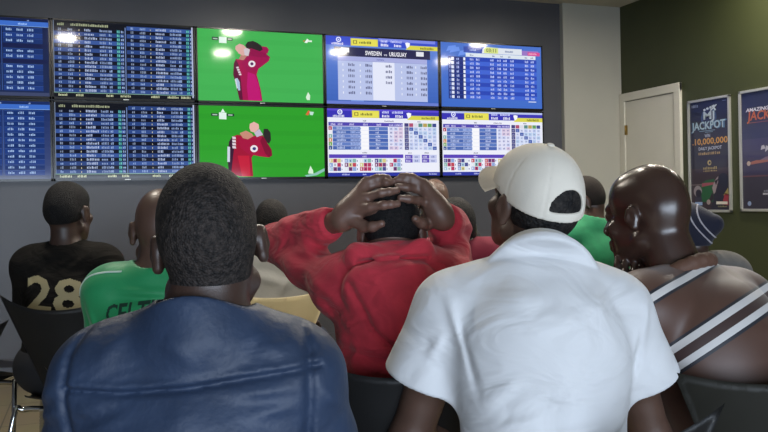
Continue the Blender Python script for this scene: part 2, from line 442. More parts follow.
def pic_results(P):
    P.grad(0, 0, 1, 1, '#4c74cc', '#406cc8', 0, 14)
    r2 = random.Random(11)
    for i in range(10):
        u, v = r2.random() * .9, r2.random() * .2
        P.poly([(u, v + .1), (u + .1, v + .06), (u + .09, v), (u + .02, v + .02)], r2.choice(('#6f96ea', '#4a70cc')), .5)
    P.poly([(.22, .14), (.4, .14), (.41, .04), (.22, .05)], '#2846a8', 2); glyphs(P, .28, .115, 6, .03, '#9cb4ec', 3)
    P.poly([(.40, .145), (.8, .145), (.8, .05), (.6, .05), (.43, .04), (.405, .08)], '#dfe6ee', 2); P.poly([(.42, .14), (.56, .14), (.56, .05), (.44, .045), (.42, .08)], '#d9e48c', 3)
    P.text('03:11', .49, .12, .055, '#6a7440', 4, .1, True, 'c')
    glyphs(P, .63, .115, 8, .03, '#7484b0', 4)
    P.rect(.8, .07, .97, .15, '#9a78c4', 2); P.rect(.86, .09, .985, .145, '#d84890', 3); glyphs(P, .87, .13, 8, .03, '#f0b0d0', 4)
    P.rect(.24, .15, .94, .21, '#dce6ee', 3); glyphs(P, .28, .195, 4, .025, '#6a7aa8', 4)
    for u in (.5, .58, .66, .83, .89): glyphs(P, u, .195, 3, .025, '#6a7aa8', 4)
    for i in range(10):
        v0 = .215 + i * .066; c = '#2a46b4' if i % 2 == 0 else '#3f63d2'
        P.rect(.07, v0, .95, v0 + .064, c, 2)
        P.rect(.07, v0, .235, v0 + .064, '#1d2c78', 3)
        glyphs(P, .08, v0 + .052, 3, .045, '#6f86d0', 4); P.rect(.1, v0 + .01, .125, v0 + .055, '#dfe4f6', 5); glyphs(P, .15, v0 + .052, 2, .04, '#b4bff0', 4); P.rect(.215, v0 + .008, .235, v0 + .056, '#e9edfa', 5)
        for u in (.28, .34, .48, .55, .61, .68, .83, .89): glyphs(P, u, v0 + .05, 3, .036, '#c0ccfa', 4)
    P.rect(.86, .885, .94, .9, '#d0d8f0', 3)

def pic_race(P, seed):
    rnd.seed(seed)
    P.rect(0, 0, 1, 1, '#eceefa', 0)
    banner(P, '#3a35b4'); P.rect(0, 0, 1, .03, '#5a4ad0' if seed % 2 else '#b8c4ee', 1.6)
    glyphs(P, .31, .185, 4, .02, '#404068'); glyphs(P, .5, .185, 12, .02, '#6a6a98'); glyphs(P, .8, .185, 5, .02, '#404068')
    P.rect(.01, .2, .665, .255, '#5248ae', 2)
    for u in (.03, .09, .19, .31, .43, .54, .59, .63): glyphs(P, u, .245, 4, .03, '#d0ccf4', 4)
    cc = ('#b03a5a', '#e8e8f0', '#7bb0a8', '#d08c50', '#74a850', '#32508c')
    for i in range(6):
        v0 = .262 + i * .058; v1 = v0 + .054
        P.rect(.01, v0, .04, v1, cc[i], 2); glyphs(P, .02, v1 - .01, 1, .03, '#f0f0f8', 4)
        P.rect(.045, v0, .285, v1, '#4a68b0' if i % 2 else '#6580c4', 2); P.rect(.29, v0 + .004, .355, v1 - .004, '#f8f8fc', 3); P.rect(.36, v0, .53, v1, '#4864b0' if i % 2 else '#5c7ac0', 2)
        glyphs(P, .08, v1 - .012, rnd.randint(4, 7), .034, '#bccaf0', 4); glyphs(P, .2, v1 - .012, 8, .034, '#a9bcec', 4); glyphs(P, .42, v1 - .012, rnd.randint(3, 5), .03, '#c8d2f4', 4)
        for k in range(3):
            P.rect(.54 + k * .043, v0, .58 + k * .043, v1, rnd.choice(('#d9c6e0', '#cdd2f2', '#dcdcf4')), 2); glyphs(P, .55 + k * .043, v1 - .014, 2, .028, '#8088b8', 4)
    for k in range(7): P.rect(.68 + k * .043, .2, .718 + k * .043, .255, ('#44407c', '#b05070', '#dcdce8', '#5a8c88', '#b8a058', '#5f9c5c', '#3f4c8c')[k], 2)
    for i in range(6):
        for k in range(7):
            v0 = .262 + i * .058
            c = '#3b5cae' if k == i + 1 else ('#46427e' if k == 0 else rnd.choice(('#ccd8f4', '#c0ccf0', '#d6dcf6', '#b4ccec')))
            P.rect(.68 + k * .043, v0, .718 + k * .043, v0 + .054, c, 2); glyphs(P, .69 + k * .043, v0 + .042, 2, .028, '#9aa4cc', 4)
    glyphs(P, .3, .66, 6, .02, '#404068'); glyphs(P, .71, .66, 5, .02, '#404068'); glyphs(P, .86, .66, 6, .02, '#404068')
    P.rect(.01, .675, .665, .73, '#5a44b8', 2); glyphs(P, .3, .72, 4, .028, '#d0ccf4', 4)
    for k in range(5):
        u0 = .012 + k * .132
        for i in range(3):
            v0 = .74 + i * .062
            for j, w in enumerate((.032, .03, .03)):
                P.rect(u0 + j * .034, v0, u0 + j * .034 + .031, v0 + .057, rnd.choice(('#b83860', '#dfe6ee', '#4a4e90', '#88b8b0', '#7a3c74', '#d6cc88', '#c04858', '#a8c8e0', '#90a8d8')), 2)
            glyphs(P, u0 + .105, v0 + .045, 1, .03, '#5c64a0', 4); glyphs(P, u0 + .008, v0 + .045, 1, .035, '#f0f0f8', 4); glyphs(P, u0 + .045, v0 + .045, 1, .035, '#38386c', 4)
    for k in range(2):
        for i in range(2):
            P.rect(.68 + k * .155, .68 + i * .062, .75 + k * .155, .737 + i * .062, '#6450b8', 2); P.rect(.755 + k * .155, .68 + i * .062, .82 + k * .155, .737 + i * .062, '#c4caee', 2)
            glyphs(P, .69 + k * .155, .725 + i * .062, 4, .03, '#d8d4f6', 4); glyphs(P, .77 + k * .155, .725 + i * .062, 3, .03, '#7880b8', 4)
    P.rect(0, .945, 1, 1, '#2c36a0', 2)
    for u in (.12, .3, .46, .7, .9): glyphs(P, u, .985, rnd.randint(4, 9), .024, '#b8c0ee', 4)

def television(c, r, draw, label):
    t = tag(empty('television', (TX0 + c * TW, 0.05, TZ0 - r * TH)), label, 'television', 'wall of television screens')
    b = .012; bb = .018
    w, h = TW - .004, TH - .006
    fr = MB()
    fr.box((.002, -.05, -h), (w, -.012, -.003), bev=.003)
    fr.box((.25, -.012, -h + .12), (.8, -.001, -.12))
    fr.build('bezel', M_bez, t)
    rim = MB()
    rim.box((.002, -.054, -b - .003), (w, -.049, -.003)).box((.002, -.054, -h), (w, -.049, -h + bb))
    rim.box((.002, -.054, -h), (.002 + b, -.049, -.003)).box((w - b, -.054, -h), (w, -.049, -.003))
    rim.build('bezel_rim', M_bez, t)
    P = Picture(w - 2 * b - .002, h - b - bb - .003); draw(P)
    P.build('screen', M_scr, t, (.002 + b, -.0503, -.003 - b))
    MB().box((w / 2 - .02, -.0548, -h + .005), (w / 2 + .02, -.054, -h + .011)).build('maker_mark', M_alu, t)
    return t
television(-1, 0, lambda P: pic_odds(P, 1, False), 'upper leftmost screen, dark blue table of odds in boxes')
television(-1, 1, lambda P: pic_odds(P, 2, True), 'lower leftmost screen, blue table of odds, behind the man in black')
television(0, 0, lambda P: pic_list(P, 3), 'upper screen striped blue and black with two long lists')
television(0, 1, lambda P: pic_list(P, 4), 'lower screen striped blue and black with two long lists')
television(1, 0, lambda P: pic_match(P, False), 'upper green football screen, player standing upright with hands on head')
television(1, 1, lambda P: pic_match(P, True), 'lower green football screen, player bowed with his hands on his head')
television(2, 0, pic_fixture, 'screen headed SWEDEN vs URUGUAY with pale columns of numbers')
television(2, 1, lambda P: pic_race(P, 7), 'white and purple race table screen below the Sweden fixture screen')
television(3, 0, pic_results, 'upper rightmost screen, bright blue results table')
television(3, 1, lambda P: pic_race(P, 8), 'lower rightmost screen, white and purple race table behind white cap')

# ================================================================ POSTERS on the green wall
M_print = ink_mat('glossy_print', rough=.3, coat=.35)
def poster(y0, w, ztop, zbot, draw, label):
    t = tag(empty('poster', (XC, y0, ztop), -PI / 2), label, 'poster', 'framed posters on the green wall')
    h = ztop - zbot; f = .02
    fr = MB()
    fr.box((0, -.022, -f), (w, -.001, 0), bev=.002).box((0, -.022, -h), (w, -.001, -h + f), bev=.002).box((0, -.022, -h), (f, -.001, 0), bev=.002).box((w - f, -.022, -h), (w, -.001, 0), bev=.002)
    fr.build('frame', M_alu, t)
    P = Picture(w - 2 * f, h - 2 * f); draw(P); P.build('print', M_print, t, (f, -.01, -f))
def pic_jackpot(P):
    P.grad(0, 0, 1, 1, '#20253f', '#2c2830', 0, 10)
    P.rect(0, .62, 1, 1, '#3a3038', .6)
    P.disc(.5, .16, .2, '#3a5078', .5, 24); P.disc(.5, .16, .16, '#262c50', .7, 24)
    for k in range(4): P.poly([(.38 + .08 * k, .095 - .008 * k), (.43 + .08 * k, .088 - .008 * k), (.41 + .08 * k, .07 - .008 * k), (.36 + .08 * k, .077 - .008 * k)], '#b9c2cc', 3)
    P.poly([(.56, .1), (.72, .05), (.69, .045), (.54, .09)], '#b9c2cc', 4); P.poly([(.58, .055), (.66, .1), (.7, .095), (.62, .05)], '#b9c2cc', 4)
    P.text('MJ', .5, .17, .07, '#aab8c6', 4, .3, True, 'c')
    P.text('JACKPOT', .5, .262, .074, '#4f7596', 3, .9, True, 'c'); P.text('JACKPOT', .49, .258, .068, '#9ab0c0', 4, .84, True, 'c')
    P.rect(.25, .272, .66, .278, '#6f89a0', 4); P.rect(.4, .286, .6, .291, '#6f89a0', 4)
    P.text('WIN', .46, .335, .03, '#9aa2b8', 4, .14, True, 'c')
    P.text('10,000,000', .53, .398, .055, '#bd8c44', 4, .88, True, 'c'); glyphs(P, .06, .398, 2, .015, '#cf9c4e', 4)
    P.text('DAILY JACKPOT', .52, .45, .028, '#aab0c4', 4, .6, True, 'c')
    glyphs(P, .22, .495, 12, .024, '#a88c62', 4, .048)
    P.disc(.5, .57, .05, '#a89664', 4); P.disc(.51, .57, .025, '#2c2e48', 5)
    glyphs(P, .34, .63, 9, .025, '#a89664', 4, .04); glyphs(P, .34, .65, 9, .012, '#a89664', 4, .04)
    # football crowd scene, kept generic
    P.poly([(.1, .93), (.62, .93), (.62, .72), (.4, .73), (.28, .76)], '#28583a', 2)
    P.rect(.0, .765, .3, .775, '#6c6064', 3); P.poly([(.28, .79), (.6, .77), (.6, .75), (.3, .755)], '#8c4a58', 3)
    P.poly([(.5, 1), (.98, 1), (.98, .72), (.86, .68), (.68, .7), (.56, .8), (.6, .9)], '#2b2a38', 3)
    P.poly([(.56, .8), (.62, .74), (.7, .7), (.78, .7), (.7, .76), (.64, .84), (.6, .86)], '#8d8084', 4); P.poly([(.62, .74), (.72, .72), (.66, .78)], '#2c2630', 5)
    P.disc(.84, .73, .13, '#262838', 5); P.poly([(.42, .97), (.6, .9), (.56, .84), (.46, .92)], '#332a34', 4); P.disc(.46, .93, .05, '#9a8886', 5)
    P.poly([(.8, .95), (.96, .96), (.97, .86), (.88, .85)], '#8c3440', 6); P.poly([(.84, .87), (.97, .86), (.96, .8)], '#9a8a58', 6)
    P.disc(.18, .83, .11, '#8a8288', 4); P.disc(.2, .85, .08, '#2e2c3a', 5); P.poly([(.08, .96), (.3, .96), (.28, .88), (.12, .87)], '#3a3848', 4)
    P.rect(.66, .925, .94, .95, '#c8c4b8', 7); P.rect(.1, .93, .3, .96, '#8aa0c8', 7); glyphs(P, .7, .975, 8, .012, '#8d8a60', 7, .03)
    glyphs(P, .06, .05, 5, .03, '#808aa4', 4, .035); P.rect(.85, .02, .95, .024, '#808aa4', 4)
def pic_jackpot2(P):
    P.grad(0, 0, 1, .4, '#20253f', '#303352', 0, 8); P.grad(0, .4, 1, .72, '#3c3a5a', '#343046', 0, 6); P.rect(0, .72, 1, 1, '#33303c', .5)
    P.rect(0, .715, 1, .725, '#5a3a40', 1)
    P.text('AMAZING DAILY', .1, .165, .03, '#b9bccc', 3, .8, True, 'l', .15)
    P.text('JACKPOT', .14, .24, .075, '#a4583c', 3, .85, True, 'l', .12); P.rect(.16, .26, .9, .264, '#8a5048', 3)
    P.poly([(.36, .59), (.5, .6), (.8, .62), (.95, .57), (.8, .55), (.5, .56)], '#6a5a6c', 2)
    for k in range(6): P.poly([(.4 + k * .09, .5 + .02 * (k % 3)), (.5 + k * .09, .49), (.47 + k * .09, .46 + .015 * (k % 2)), (.42 + k * .09, .465)], '#a2a0ac', 3)
    P.poly([(.08, .61), (.2, .62), (.6, .6), (.9, .62), (.9, .59), (.3, .585)], '#8a5850', 3); P.disc(.14, .61, .04, '#a89890', 4)
    P.poly([(.55, .7), (.9, .71), (.95, .68), (.7, .67)], '#a8823e', 4)
    glyphs(P, .45, .855, 10, .015, '#85858f', 3, .05); P.rect(.43, .865, .95, .88, '#a4a4ac', 3)
    P.disc(.14, .955, .04, '#7c8cac', 3)
poster(-.897, .467, 1.966, 1.035, pic_jackpot, 'aluminium framed navy poster reading JACKPOT 10,000,000 beside the door')
poster(-1.456, .49, 1.973, 1.045, pic_jackpot2, 'aluminium framed poster with orange JACKPOT lettering, cut by the frame')
# ================================================================ BODY AND CLOTH MODELLING (distance fields turned into one smooth mesh)
V3 = lambda *a: np.array(a, dtype=np.float32)
def nrm(v): v = np.asarray(v, np.float64); return v / (np.linalg.norm(v) + 1e-9)
def rotm(yaw=0, pitch=0, roll=0):
    """columns: right, forward, up.  yaw>0 turns left, pitch>0 looks up, roll>0 tilts to the right shoulder"""
    return np.array(Euler((pitch, roll, yaw), 'XYZ').to_matrix()) if False else np.array((Matrix.Rotation(yaw, 3, 'Z') @ Matrix.Rotation(pitch, 3, 'X') @ Matrix.Rotation(roll, 3, 'Y')))

class Field:
    BG = .08
    def __init__(s, lo, hi, h):
        s.h = h; s.lo = np.asarray(lo, float); s.n = np.ceil((np.asarray(hi, float) - s.lo) / h).astype(int) + 1
        s.v = np.full(s.n, s.BG, np.float32)
        s.ax = [(s.lo[i] + h * np.arange(s.n[i])).astype(np.float32) for i in range(3)]
    def region(s, lo, hi):
        sl = []
        for i in range(3):
            a = max(0, int(math.floor((lo[i] - s.lo[i]) / s.h))); b = min(s.n[i], int(math.ceil((hi[i] - s.lo[i]) / s.h)) + 1)
            if b <= a: return None
            sl.append(slice(a, b))
        g = (s.ax[0][sl[0]][:, None, None], s.ax[1][sl[1]][None, :, None], s.ax[2][sl[2]][None, None, :])
        return tuple(sl), g
    def apply(s, p):
        op, k = p.get('op', 'u'), p.get('k', .02)
        lo, hi = p['lo'], p['hi']; m = k + .025
        rg = s.region([x - m for x in lo], [x + m for x in hi])
        if rg is None: return
        sl, (X, Y, Z) = rg
        d = p['f'](X, Y, Z)
        for (c, n) in p.get('clip', ()):
            e = (X - c[0]) * n[0] + (Y - c[1]) * n[1] + (Z - c[2]) * n[2]; hh = np.clip(.5 + .5 * (d - e) / .008, 0, 1); d = d * hh + e * (1 - hh) + .008 * hh * (1 - hh)
        a = s.v[sl]
        if op == 'u':
            h = np.clip(.5 + .5 * (a - d) / k, 0, 1); s.v[sl] = a * (1 - h) + d * h - k * h * (1 - h)
        elif op == 's':
            d = -d; h = np.clip(.5 - .5 * (a - d) / k, 0, 1); s.v[sl] = a * (1 - h) + d * h + k * h * (1 - h)
        elif op == 'add': s.v[sl] = a + d
    def mesh(s, adapt=0.0):
        v = s.v.copy()
        for i in range(3):
            idx = [slice(None)] * 3
            for e in (0, -1):
                idx[i] = e; v[tuple(idx)] = np.maximum(v[tuple(idx)], s.h)
        g = vdb.FloatGrid(s.BG); g.copyFromArray(v)
        g.transform = vdb.createLinearTransform(voxelSize=s.h)
        pts, tris, quads = g.convertToPolygons(0.0, adapt)
        pts = np.asarray(pts) + s.lo
        me = bpy.data.meshes.new('body')
        nv, nt, nq = len(pts), len(tris), len(quads)
        me.vertices.add(nv); me.vertices.foreach_set('co', pts.astype(np.float32).ravel())
        loops = np.concatenate([np.asarray(tris)[:, ::-1].ravel(), np.asarray(quads)[:, ::-1].ravel()]).astype(np.int32) if nt else np.asarray(quads)[:, ::-1].ravel().astype(np.int32)
        me.loops.add(len(loops)); me.loops.foreach_set('vertex_index', loops)
        st = np.concatenate([np.arange(nt) * 3, nt * 3 + np.arange(nq) * 4]).astype(np.int32)
        me.polygons.add(nt + nq); me.polygons.foreach_set('loop_start', st)
        me.polygons.foreach_set('use_smooth', np.ones(nt + nq, bool))
        me.update(calc_edges=True); me.validate()
        return me

def bbo(pts, r): P = np.array(pts, float); return list(P.min(0) - r), list(P.max(0) + r)
def cap(a, b, ra, rb=None, k=.02, **kw):
    rb = ra if rb is None else rb; a = [float(x) for x in a]; b = [float(x) for x in b]
    ba = [b[i] - a[i] for i in range(3)]; L2 = sum(x * x for x in ba) + 1e-9
    def f(X, Y, Z):
        t = np.clip(((X - a[0]) * ba[0] + (Y - a[1]) * ba[1] + (Z - a[2]) * ba[2]) / L2, 0, 1)
        return np.sqrt((X - a[0] - t * ba[0]) ** 2 + (Y - a[1] - t * ba[1]) ** 2 + (Z - a[2] - t * ba[2]) ** 2) - (ra + (rb - ra) * t)
    lo, hi = bbo([a, b], max(ra, rb)); return dict(f=f, lo=lo, hi=hi, k=k, **kw)
def ell(c, r, M=None, k=.02, **kw):
    c = [float(x) for x in c]; M = np.eye(3) if M is None else M; r = [float(x) for x in r]
    def f(X, Y, Z):
        x, y, z = X - c[0], Y - c[1], Z - c[2]
        u = [(M[0][i] * x + M[1][i] * y + M[2][i] * z) for i in range(3)]
        k0 = np.sqrt(sum((u[i] / r[i]) ** 2 for i in range(3))); k1 = np.sqrt(sum((u[i] / r[i] ** 2) ** 2 for i in range(3))) + 1e-6
        return k0 * (k0 - 1) / k1
    e = [math.sqrt(sum((M[i][j] * r[j]) ** 2 for j in range(3))) for i in range(3)]
    return dict(f=f, lo=[c[i] - e[i] for i in range(3)], hi=[c[i] + e[i] for i in range(3)], k=k, **kw)
def chain(pts, rs, k=.006, **kw): return [cap(pts[i], pts[i + 1], rs[i], rs[i + 1], k=k, **kw) for i in range(len(pts) - 1)]
def ridge(pts, w, h, reach=.1):
    """a raised (h>0) or sunken (h<0) fold along a path over the back of a garment (the path's height and sideways place count)"""
    out = []; n = len(pts) - 1
    for i, (a, b) in enumerate(zip(pts, pts[1:])):
        a = [float(x) for x in a]; b = [float(x) for x in b]; bx, bz = b[0] - a[0], b[2] - a[2]; L2 = bx * bx + bz * bz + 1e-9; ym = max(a[1], b[1]) + reach
        def f(X, Y, Z, a=a, bx=bx, bz=bz, L2=L2, ym=ym, i=i):
            tt = ((X - a[0]) * bx + (Z - a[2]) * bz) / L2; t = np.clip(tt, 0, 1)
            q = (X - a[0] - t * bx) ** 2 + (Z - a[2] - t * bz) ** 2
            if n > 1: own = (((tt >= 0) | (i == 0)) & ((tt < 1) | (i == n - 1))).astype(np.float32); env = own
            else: env = .15 + .85 * np.sin(np.pi * np.clip(t, .02, .98))
            return (-h * np.exp(-q / (w * w)) * env * np.clip((ym - Y) / .04, 0, 1)).astype(np.float32)
        lo = [min(a[0], b[0]) - w * 2.2, -.6, min(a[2], b[2]) - w * 2.2]; hi = [max(a[0], b[0]) + w * 2.2, ym, max(a[2], b[2]) + w * 2.2]
        out.append(dict(f=f, lo=lo, hi=hi, k=0, op='add'))
    return out

def head_prims(H, M, s=1.0, bald=True, ear_s=1.0):
    """head centred between the ears at H, M columns = right, forward, up"""
    W = lambda x, y, z: np.asarray(H) + M @ (np.array([x, y, z]) * s)
    E = lambda c, r, k=.02, MM=None, **kw: ell(W(*c), [q * s for q in r], M if MM is None else M @ MM, k=k * s, **kw)
    C = lambda a, b, ra, rb, k=.012, **kw: cap(W(*a), W(*b), ra * s, rb * s, k=k * s, **kw)
    P = [E((0, -.012, .035), (.070, .09, .086)), E((0, -.045, .006), (.062, .055, .06), .02), E((0, .03, -.025), (.056, .06, .076), .02),
         E((0, .03, .045), (.062, .058, .058), .02), E((0, .04, -.07), (.05, .048, .038), .03), E((0, .073, -.1), (.022, .018, .016), .025),
         C((-.05, -.005, -.06), (-.018, .06, -.1), .02, .018, .02), C((.05, -.005, -.06), (.018, .06, -.1), .02, .018, .02),
         C((-.032, .082, .02), (.032, .082, .02), .011, .011, .014),
         E((.04, .068, -.028), (.022, .018, .02), .02), E((-.04, .068, -.028), (.022, .018, .02), .02),
         E((.031, .094, .002), (.018, .014, .011), .008, op='s'), E((-.031, .094, .002), (.018, .014, .011), .008, op='s'),
         E((.031, .081, .002), (.012, .012, .012), .004), E((-.031, .081, .002), (.012, .012, .012), .004),
         C((-.042, .087, .007), (-.02, .092, .008), .003, .003, .004), C((.042, .087, .007), (.02, .092, .008), .003, .003, .004),
         C((0, .092, .005), (0, .112, -.03), .008, .012, .012), E((.015, .1, -.036), (.01, .011, .009), .008), E((-.015, .1, -.036), (.01, .011, .009), .008),
         C((-.024, .09, -.061), (.024, .09, -.061), .0065, .0065, .008), C((0, .097, -.058), (0, .097, -.058), .008, .008, .01), C((-.02, .089, -.074), (.02, .089, -.074), .008, .008, .008),
         C((-.026, .099, -.067), (.026, .099, -.067), .0025, .0025, .003, op='s')]
    for q in (-1, 1):
        ME = np.array(Matrix.Rotation(R(-20 * q), 3, 'Z') @ Matrix.Rotation(R(-8), 3, 'X'))
        c = np.array((.0785 * q, -.008, -.002)); es = ear_s
        P += [E((.073 * q, .0, -.004), (.013, .011, .024), .01)]
        P += [E(c, (.0085, .018 * es, .031 * es), .009, ME), E(c + ME @ np.array((.0125 * q, .004, .003)), (.008, .010 * es, .02 * es), .005, ME, op='s')]
        P += [E(c + ME @ np.array((0, .001, -.03 * es)), (.008, .009, .009), .006, ME), E(c + ME @ np.array((0, .016, -.004)), (.006, .005, .008), .005, ME)]
    return P

def hair_field(H, M, s, grow, nape=-.052, front=.068, h=.004, ear_cut=True, line=None, neck=None):
    """the same skull a few millimetres larger, kept above the hairline"""
    H = np.asarray(H, float)
    F = Field(H - .17, H + .17, h)
    for p in head_prims(H, M, s)[:4] + (neck or []): F.apply(p)
    F.v -= grow
    X, Y, Z = F.ax[0][:, None, None] - H[0], F.ax[1][None, :, None] - H[1], F.ax[2][None, None, :] - H[2]
    x, y, z = [(M[0][i] * X + M[1][i] * Y + M[2][i] * Z) / s for i in range(3)]
    ln = line or [(-.2, nape), (-.035, nape + .006), (-.012, -.02), (.0, .012), (.03, -.012), (.042, .03), (.06, front), (.2, front + .03)]
    zb = np.interp(y, [a for a, b in ln], [b for a, b in ln]).astype(np.float32)
    zb = zb + .0025 * np.sin(x * 260) * np.cos(y * 230)
    F.v = np.maximum(F.v, (zb - z) * s * .8)
    if ear_cut:
        for q in (-1, 1):
            c = H + M @ (np.array((.078 * q, -.004, -.002)) * s); F.apply(ell(c, (.022 * s, .021 * s, .03 * s), M, k=.004, op='s'))
    return F.mesh()

def hand_prims(W, D, N, side, curl=.5, s=1.0):
    """W wrist, D towards the fingers, N out of the back of the hand, side +1 right hand / -1 left hand"""
    D, N = nrm(D), nrm(N); S = np.cross(D, N) * side          # towards the thumb
    D, N, S = map(np.asarray, (D, N, S)); W = np.asarray(W, float)
    P = [cap(W, W + D * .03 * s, .026 * s, .028 * s, k=.02)]
    MM = np.stack([S, D, N], 1)
    P.append(ell(W + D * .055 * s, (.04 * s, .05 * s, .016 * s), MM, k=.014))
    for i, (o, L) in enumerate(((.03, .07), (.01, .078), (-.011, .072), (-.031, .056))):
        p = W + (D * .09 + S * o) * s; pts = [p - D * .03 * s, p]; a = 0.0
        for j, seg in enumerate((.45, .32, .23)):
            a += curl * (.5, .75, .55)[j]
            p = p + (D * math.cos(a) - N * math.sin(a)) * L * seg * 1.15 * s; pts.append(p)
        P += chain(pts, [.0095 * s, .0095 * s, .009 * s, .008 * s, .007 * s], k=.005)
    t0 = W + (D * .025 + S * .022) * s
    P += chain([t0, t0 + (D * .02 + S * .022 - N * .008) * s, t0 + (D * .05 + S * .03 - N * .016) * s, t0 + (D * .072 + S * .028 - N * .026) * s], [.014 * s, .0125 * s, .0105 * s, .0085 * s], k=.008)
    return P

SKIN, HAIRM = {}, {}
def skin_mat(name, c, rough=.42, gloss=.5, var=.12, vs=22):
    m = mat(name, c, rough, var=var, vscale=vs, bump=.25, bscale=420, spec=gloss, bdist=.0012)
    m.node_tree.nodes['Principled BSDF'].inputs['Subsurface Weight'].default_value = .06
    m.node_tree.nodes['Principled BSDF'].inputs['Subsurface Radius'].default_value = (.012, .005, .003)
    return m
def hair_mat(name, c, c2, scale=340, bump=1.0, rough=.7):
    m, N, L, b = new_mat(name)
    tc = N.new('ShaderNodeTexCoord'); v = N.new('ShaderNodeTexVoronoi'); v.inputs['Scale'].default_value = scale
    n = N.new('ShaderNodeTexNoise'); n.inputs['Scale'].default_value = scale * .42; n.inputs['Detail'].default_value = 5; n.inputs['Roughness'].default_value = .7
    L.new(tc.outputs['Object'], v.inputs['Vector']); L.new(tc.outputs['Object'], n.inputs['Vector'])
    r = N.new('ShaderNodeValToRGB'); r.color_ramp.elements[0].position = .4; r.color_ramp.elements[1].position = .72
    r.color_ramp.elements[0].color = (*c, 1); r.color_ramp.elements[1].color = (*c2, 1); L.new(n.outputs['Fac'], r.inputs['Fac'])
    L.new(r.outputs['Color'], b.inputs['Base Color']); b.inputs['Roughness'].default_value = rough; b.inputs['Specular IOR Level'].default_value = .25
    ad = N.new('ShaderNodeMath'); ad.operation = 'ADD'; L.new(v.outputs['Distance'], ad.inputs[0]); L.new(n.outputs['Fac'], ad.inputs[1])
    bp = N.new('ShaderNodeBump'); bp.inputs['Strength'].default_value = bump; bp.inputs['Distance'].default_value = .0025
    L.new(ad.outputs[0], bp.inputs['Height']); L.new(bp.outputs['Normal'], b.inputs['Normal'])
    return m

def seated(**o):
    """joints of a seated figure in its own frame (x right, y forward, z up, pelvis over the origin)"""
    lean = o.get('lean', .1); hz = o.get('head_z', 1.15)         # head_z: ear height
    hx, hy = o.get('head_x', 0), o.get('head_y', lean + .03)
    sw = o.get('sw', .19); sz = o.get('sh_z', hz - .17); sx, sy = o.get('sh_x', hx * .7), o.get('sh_y', lean)
    J = dict(P=V3(0, 0, .575), C=V3(sx * .8, sy * .75 + .01, sz - .13), N=V3(sx, sy + .0, sz + .035), H=V3(hx, hy, hz),
             SL=V3(sx - sw, sy, sz + o.get('dl', 0)), SR=V3(sx + sw, sy, sz + o.get('dr', 0)),
             HL=V3(-.09, .03, .56), HR=V3(.09, .03, .56), KL=V3(-.15, .44, .53), KR=V3(.15, .44, .53), AL=V3(-.15, .42, .09), AR=V3(.15, .42, .09))
    J['EL'] = V3(sx - sw - .05, sy + .12, sz - .26); J['ER'] = V3(sx + sw + .05, sy + .12, sz - .26)
    J['WL'] = V3(-.13, .33, .645); J['WR'] = V3(.13, .33, .645)
    for k, v in o.get('J', {}).items(): J[k] = V3(*v)
    J['M'] = rotm(R(o.get('yaw', 0)), R(o.get('pitch', 0)), R(o.get('roll', 0)))
    return J

def torso_prims(J, w=1.0, b=1.0, inf=0.0, k=.035):
    P, C, N = J['P'], J['C'], J['N']
    up = nrm(C - P); rt = nrm(J['SR'] - J['SL']); fw = nrm(np.cross(up, rt)); M = np.stack([rt, fw, up], 1)
    mid = (P + C) / 2
    e = lambda c, r, kk=k, MM=M: ell(c, [x + inf for x in r], MM, k=kk)
    L = [e(P + V3(0, .01, .0), (.165 * w, .125 * b, .115), k, np.eye(3)), e(mid, (.15 * w, .115 * b, .17)), e(C, (.165 * w, .12 * b, .17))]
    L.append(e(C + M @ V3(0, -.015, .06), (.145 * w, .092 * b, .12)))
    L.append(cap(J['SL'] * .82 + J['SR'] * .18, J['SR'] * .82 + J['SL'] * .18, .062 * b + inf, k=k))
    for s in ('SL', 'SR'):
        L.append(cap(J[s], J[s] + V3(0, 0, -.01), .058 * b + inf, k=.04)); L.append(cap(N + V3(0, 0, -.01), J[s] * .75 + N * .25, .046 + inf, .05 + inf, k=.045))
    return L
def arm_prims(J, s, ru=.05, re=.041, rw=.027, inf=0.0, part='all', k=.025):
    S, E, W = J['S' + s], J['E' + s], J['W' + s]; out = []
    if part in ('all', 'upper'): out.append(cap(S, E, ru + inf, re + inf, k=k)); out.append(ell((S * .55 + E * .45), (ru * 1.02 + inf,) * 3, k=k))
    if part in ('all', 'fore'): m = E * .68 + W * .32; out += [cap(E, m, re + inf, re * 1.02 + inf, k=k), cap(m, W, re * 1.02 + inf, rw + inf, k=k)]
    return out
def leg_prims(J, s, inf=0.0, low=True):
    H, K, A = J['H' + s], J['K' + s], J['A' + s]
    L = [cap(H, K, .078 + inf, .056 + inf, k=.04)]
    if low: m = K * .68 + A * .32; L += [cap(K, m, .054 + inf, .056 + inf, k=.03), cap(m, A, .056 + inf, .036 + inf, k=.03)]
    return L

def bounds(prims, pad=.03):
    pr = [p for p in prims if p.get('op', 'u') == 'u']
    return np.min([p['lo'] for p in pr], 0) - pad, np.max([p['hi'] for p in pr], 0) + pad
def make(prims, h, extra=None):
    lo, hi = bounds(prims); F = Field(lo, hi, h)
    for p in prims: F.apply(p)
    if extra: extra(F)
    return F.mesh()

def neck_prims(J, r=.056, s=1.0):
    base = J['H'] + J['M'] @ V3(0, -.03 * s, -.045 * s)
    return [cap(J['N'] + V3(0, 0, -.02), base, r * 1.08, r, k=.03)]

